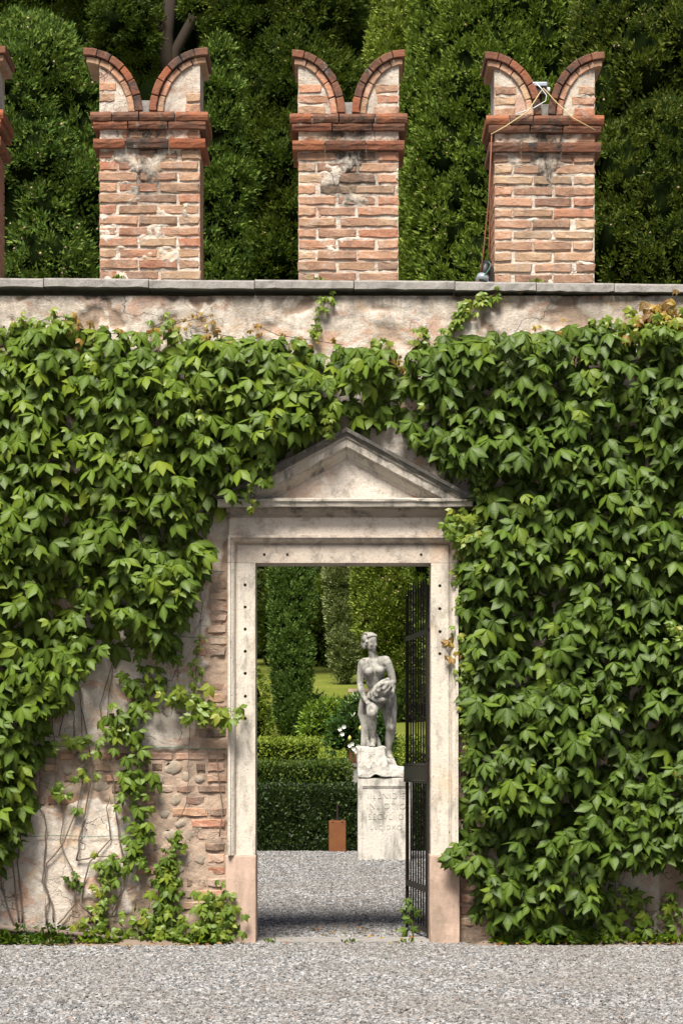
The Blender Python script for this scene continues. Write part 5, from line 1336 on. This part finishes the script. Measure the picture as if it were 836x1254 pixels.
# ------------------------------------------------------------------ lamps, cables, wires and weeds
def small_lamps():
    x, z = wx(663), wz(104)
    f = tag(empty('floodlight', (x, .25, wz(130))), 'small floodlight with blue grey lid wedged between the horns of a merlon', 'lamp')
    m = MB(); m.box(x-.055, x+.035, .10, .20, z-.035, z+.015); m.build('body', M['black'], f, bevel=.006)
    m = MB(); m.box(x-.06, x+.045, .085, .215, z+.016, z+.045); m.build('lid', M['grey'], f, bevel=.006)
    m = MB(); m.tube([(x+.036, .14, z), (x+.065, .14, z)], .022, 10); m.build('knob', M['white'], f)
    m = MB(); m.tube([(x, .15, z-.03), (x, .15, wz(137))], .012, 8); m.build('stand', M['black'], f)
    x, zc_ = wx(593), copz(wx(593))
    s = tag(empty('spotlight', (x, -.02, zc_)), 'black tube spotlight with glass front lying on the coping beside a merlon', 'lamp')
    m = MB(); m.tube([(x+.012, .0, zc_+.14), (x+.004, -.01, zc_+.10), (x-.012, -.03, zc_+.04)], [.030,.032,.034], 14); m.build('body', M['black'], s, smooth=True)
    m = MB(); m.tube([(x-.012, -.03, zc_+.045), (x-.022, -.045, zc_+.012)], [.042,.046], 14); m.build('glass', M['glass'], s, smooth=True)
    m = MB(); m.tube([(x+.012, .0, zc_+.135), (x+.013, .0, zc_+.155)], .034, 14); m.build('end_cap', M['black'], s)
    m = MB(); m.box(x+.03, x+.06, -.01, .03, zc_, zc_+.12); m.build('bracket', M['iron'], s, bevel=.003)
    def line(name, pts, r, mt, label, cat):
        m = MB(); m.tube(pts, r, 6); o = m.build(name, mt, None, smooth=True); tag(o, label, cat); return o
    line('cable', [(wx(601),-.07,wz(166)),(wx(600),-.072,wz(184)),(wx(599.5),-.05,wz(240)),(wx(598),-.04,wz(300)),(wx(597),-.03,wz(330))], .0045, M['cable'], 'brown cable hanging straight down the merlon side to the spotlight', 'cable')
    line('cable', [(wx(600.5),-.078,wz(178)),(wx(597),-.06,wz(250)),(wx(591),-.05,wz(310)),(wx(586),-.06,wz(348))], .0045, M['cable'], 'brown cable slanting out from the merlon cornice to the coping', 'cable')
    line('string', [(wx(600),-.075,wz(168)),(wx(618),-.078,wz(158)),(wx(645),-.078,wz(140)),(wx(660),-.05,wz(116)),(wx(664),-.045,wz(110)),(wx(680),-.055,wz(128)),(wx(700),-.075,wz(148)),(wx(727),-.078,wz(163))], .0035, M['string'], 'thin yellow string tied across the merlon cornice', 'string')
    line('string', [(wx(630),-.065,wz(143)),(wx(652),-.055,wz(135)),(wx(667),-.05,wz(126)),(wx(668),-.05,wz(119)),(wx(662),-.048,wz(111)),(wx(656),-.04,wz(104))], .0035, M['white'], 'pale cord looped over a merlon horn beside the floodlight', 'string')
    line('cable', [(wx(589),-.06,wz(346)),(wx(592),-.075,wz(340)),(wx(598),-.07,wz(332)),(wx(600),-.06,wz(326)),(wx(597),-.05,wz(322))], .004, M['wire'], 'short green cable curled round the spotlight', 'cable')
    for a, b, c, d, lb in ((22, 1023, 190, 1024.5, 'thin green training wire across the lower plaster'), (60, 913, 278, 917, 'thin green training wire along the broken plaster edge'), (196, 780, 276, 781, 'thin green training wire running from the creeper to the jamb'), (195, 699, 276, 700, 'thin green training wire just below the doorway lintel level')):
        pts = [(wx(a+(c-a)*q/8), -.040-.004*math.sin(q*2), wz(b+(d-b)*q/8 + math.sin(q*1.9)*.8)) for q in range(9)]
        line('training_wire', pts, .0022, M['wire'], lb, 'wire')
small_lamps()
def weed(label, X, Y, Z, n, h, sp, mname, seed, cat='weed', ln=.05, name='weed'):
    rng = np.random.default_rng(seed); P = np.stack([X+rng.normal(0, sp, n), Y+rng.normal(0, sp*.6, n), Z+rng.uniform(0, .4, n)*h], 1)
    P[:,2] = np.maximum(P[:,2], Z)
    d = np.stack([rng.normal(0,.6,n), rng.normal(-.2,.5,n), rng.uniform(.4,1.2,n)], 1); l = ln*rng.uniform(.5,1.4,n)
    V, Fq, t = kites(P, d, rng.normal(0,1,(n,3))+np.array([0,-.6,.6]), l, l*.45, rng)
    o = mobj(name, npmesh(name, V, Fq, tint=t), M[mname]); tag(o, label, cat); return o
weed('tiny green weed on the coping below the merlon next to dark trunks', wx(146), -.02, copz(wx(146)), 40, .05, .018, 'young', 1, ln=.03)
weed('tiny green weed on the coping at the foot of the merlon above the pediment', wx(392), -.02, copz(wx(392)), 26, .03, .03, 'young', 2, ln=.025)
weed('tiny green weed on the coping at the foot of the merlon with the cables', wx(656), -.02, copz(wx(656)), 34, .04, .022, 'young', 3, ln=.028)
for i, (px, yy, lb) in enumerate(((332, -.1, 'small weed on the gravel at the doorway beside the plinth without creeper'), (427, -.16, 'tiny weed in the gravel before the middle of the threshold'), (497, -.15, 'small flat weed in the gravel before the gate side of the threshold'))):
    weed(lb, wx(px), yy, .012, 22, .02, .026, 'leaf', 20+i, ln=.03)
def ground_cover(name, label, x0, x1, n, seed, mname, y0=-.3, h=.10):
    rng = np.random.default_rng(seed); X = rng.uniform(x0, x1, n); Y = rng.uniform(y0, -.03, n)
    P = np.stack([X, Y, .015+rng.random(n)**2*h*np.clip((Y-y0)/.15,.15,1)], 1)
    d = np.stack([rng.normal(0,.7,n), rng.normal(-.3,.5,n), rng.uniform(.1,1,n)], 1); l = .05*rng.uniform(.5,1.5,n)
    V, Fq, t = kites(P, d, rng.normal(0,.7,(n,3))+np.array([0,-.4,.9]), l, l*.55, rng)
    o = mobj(name, npmesh(name, V, Fq, tint=t), M[mname]); tag(o, label, 'ground cover', kind='stuff')
ground_cover('ground_cover', 'low dark ground cover among the roots', -3.6, wx(88), 1500, 5, 'leafdark')
ground_cover('ground_cover', 'sparse green ground cover under the young creepers', wx(95), wx(280), 420, 6, 'leaf', -.22, .05)
ground_cover('ground_cover', 'low green ground cover under the creeper curtain', wx(600), 3.6, 1100, 7, 'leaf', -.24, .07)
def litter():
    rng = np.random.default_rng(15); n = 260
    X = np.concatenate([rng.uniform(-2.4, -.8, 120), rng.uniform(.8, 2.4, 80), rng.uniform(-.55, .57, 60)]); Y = np.concatenate([-.05-rng.exponential(.16, 120), -.05-rng.exponential(.14, 80), rng.uniform(-.3, 1.5, 60)])
    P = np.stack([X, Y, np.full(n, .022)], 1); a = rng.uniform(0, 6.28, n); d = np.stack([np.cos(a), np.sin(a), rng.normal(0,.2,n)], 1); l = rng.uniform(.02,.05,n)
    V, Fq, t = kites(P, d, np.array([0,0,1.])+rng.normal(0,.35,(n,3)), l, l*.6, rng)
    o = mobj('fallen_leaves', npmesh('fallen_leaves', V, Fq, tint=t), M['autumn']); tag(o, 'brown fallen leaves along the foot of the wall', 'leaves', kind='stuff')
litter()
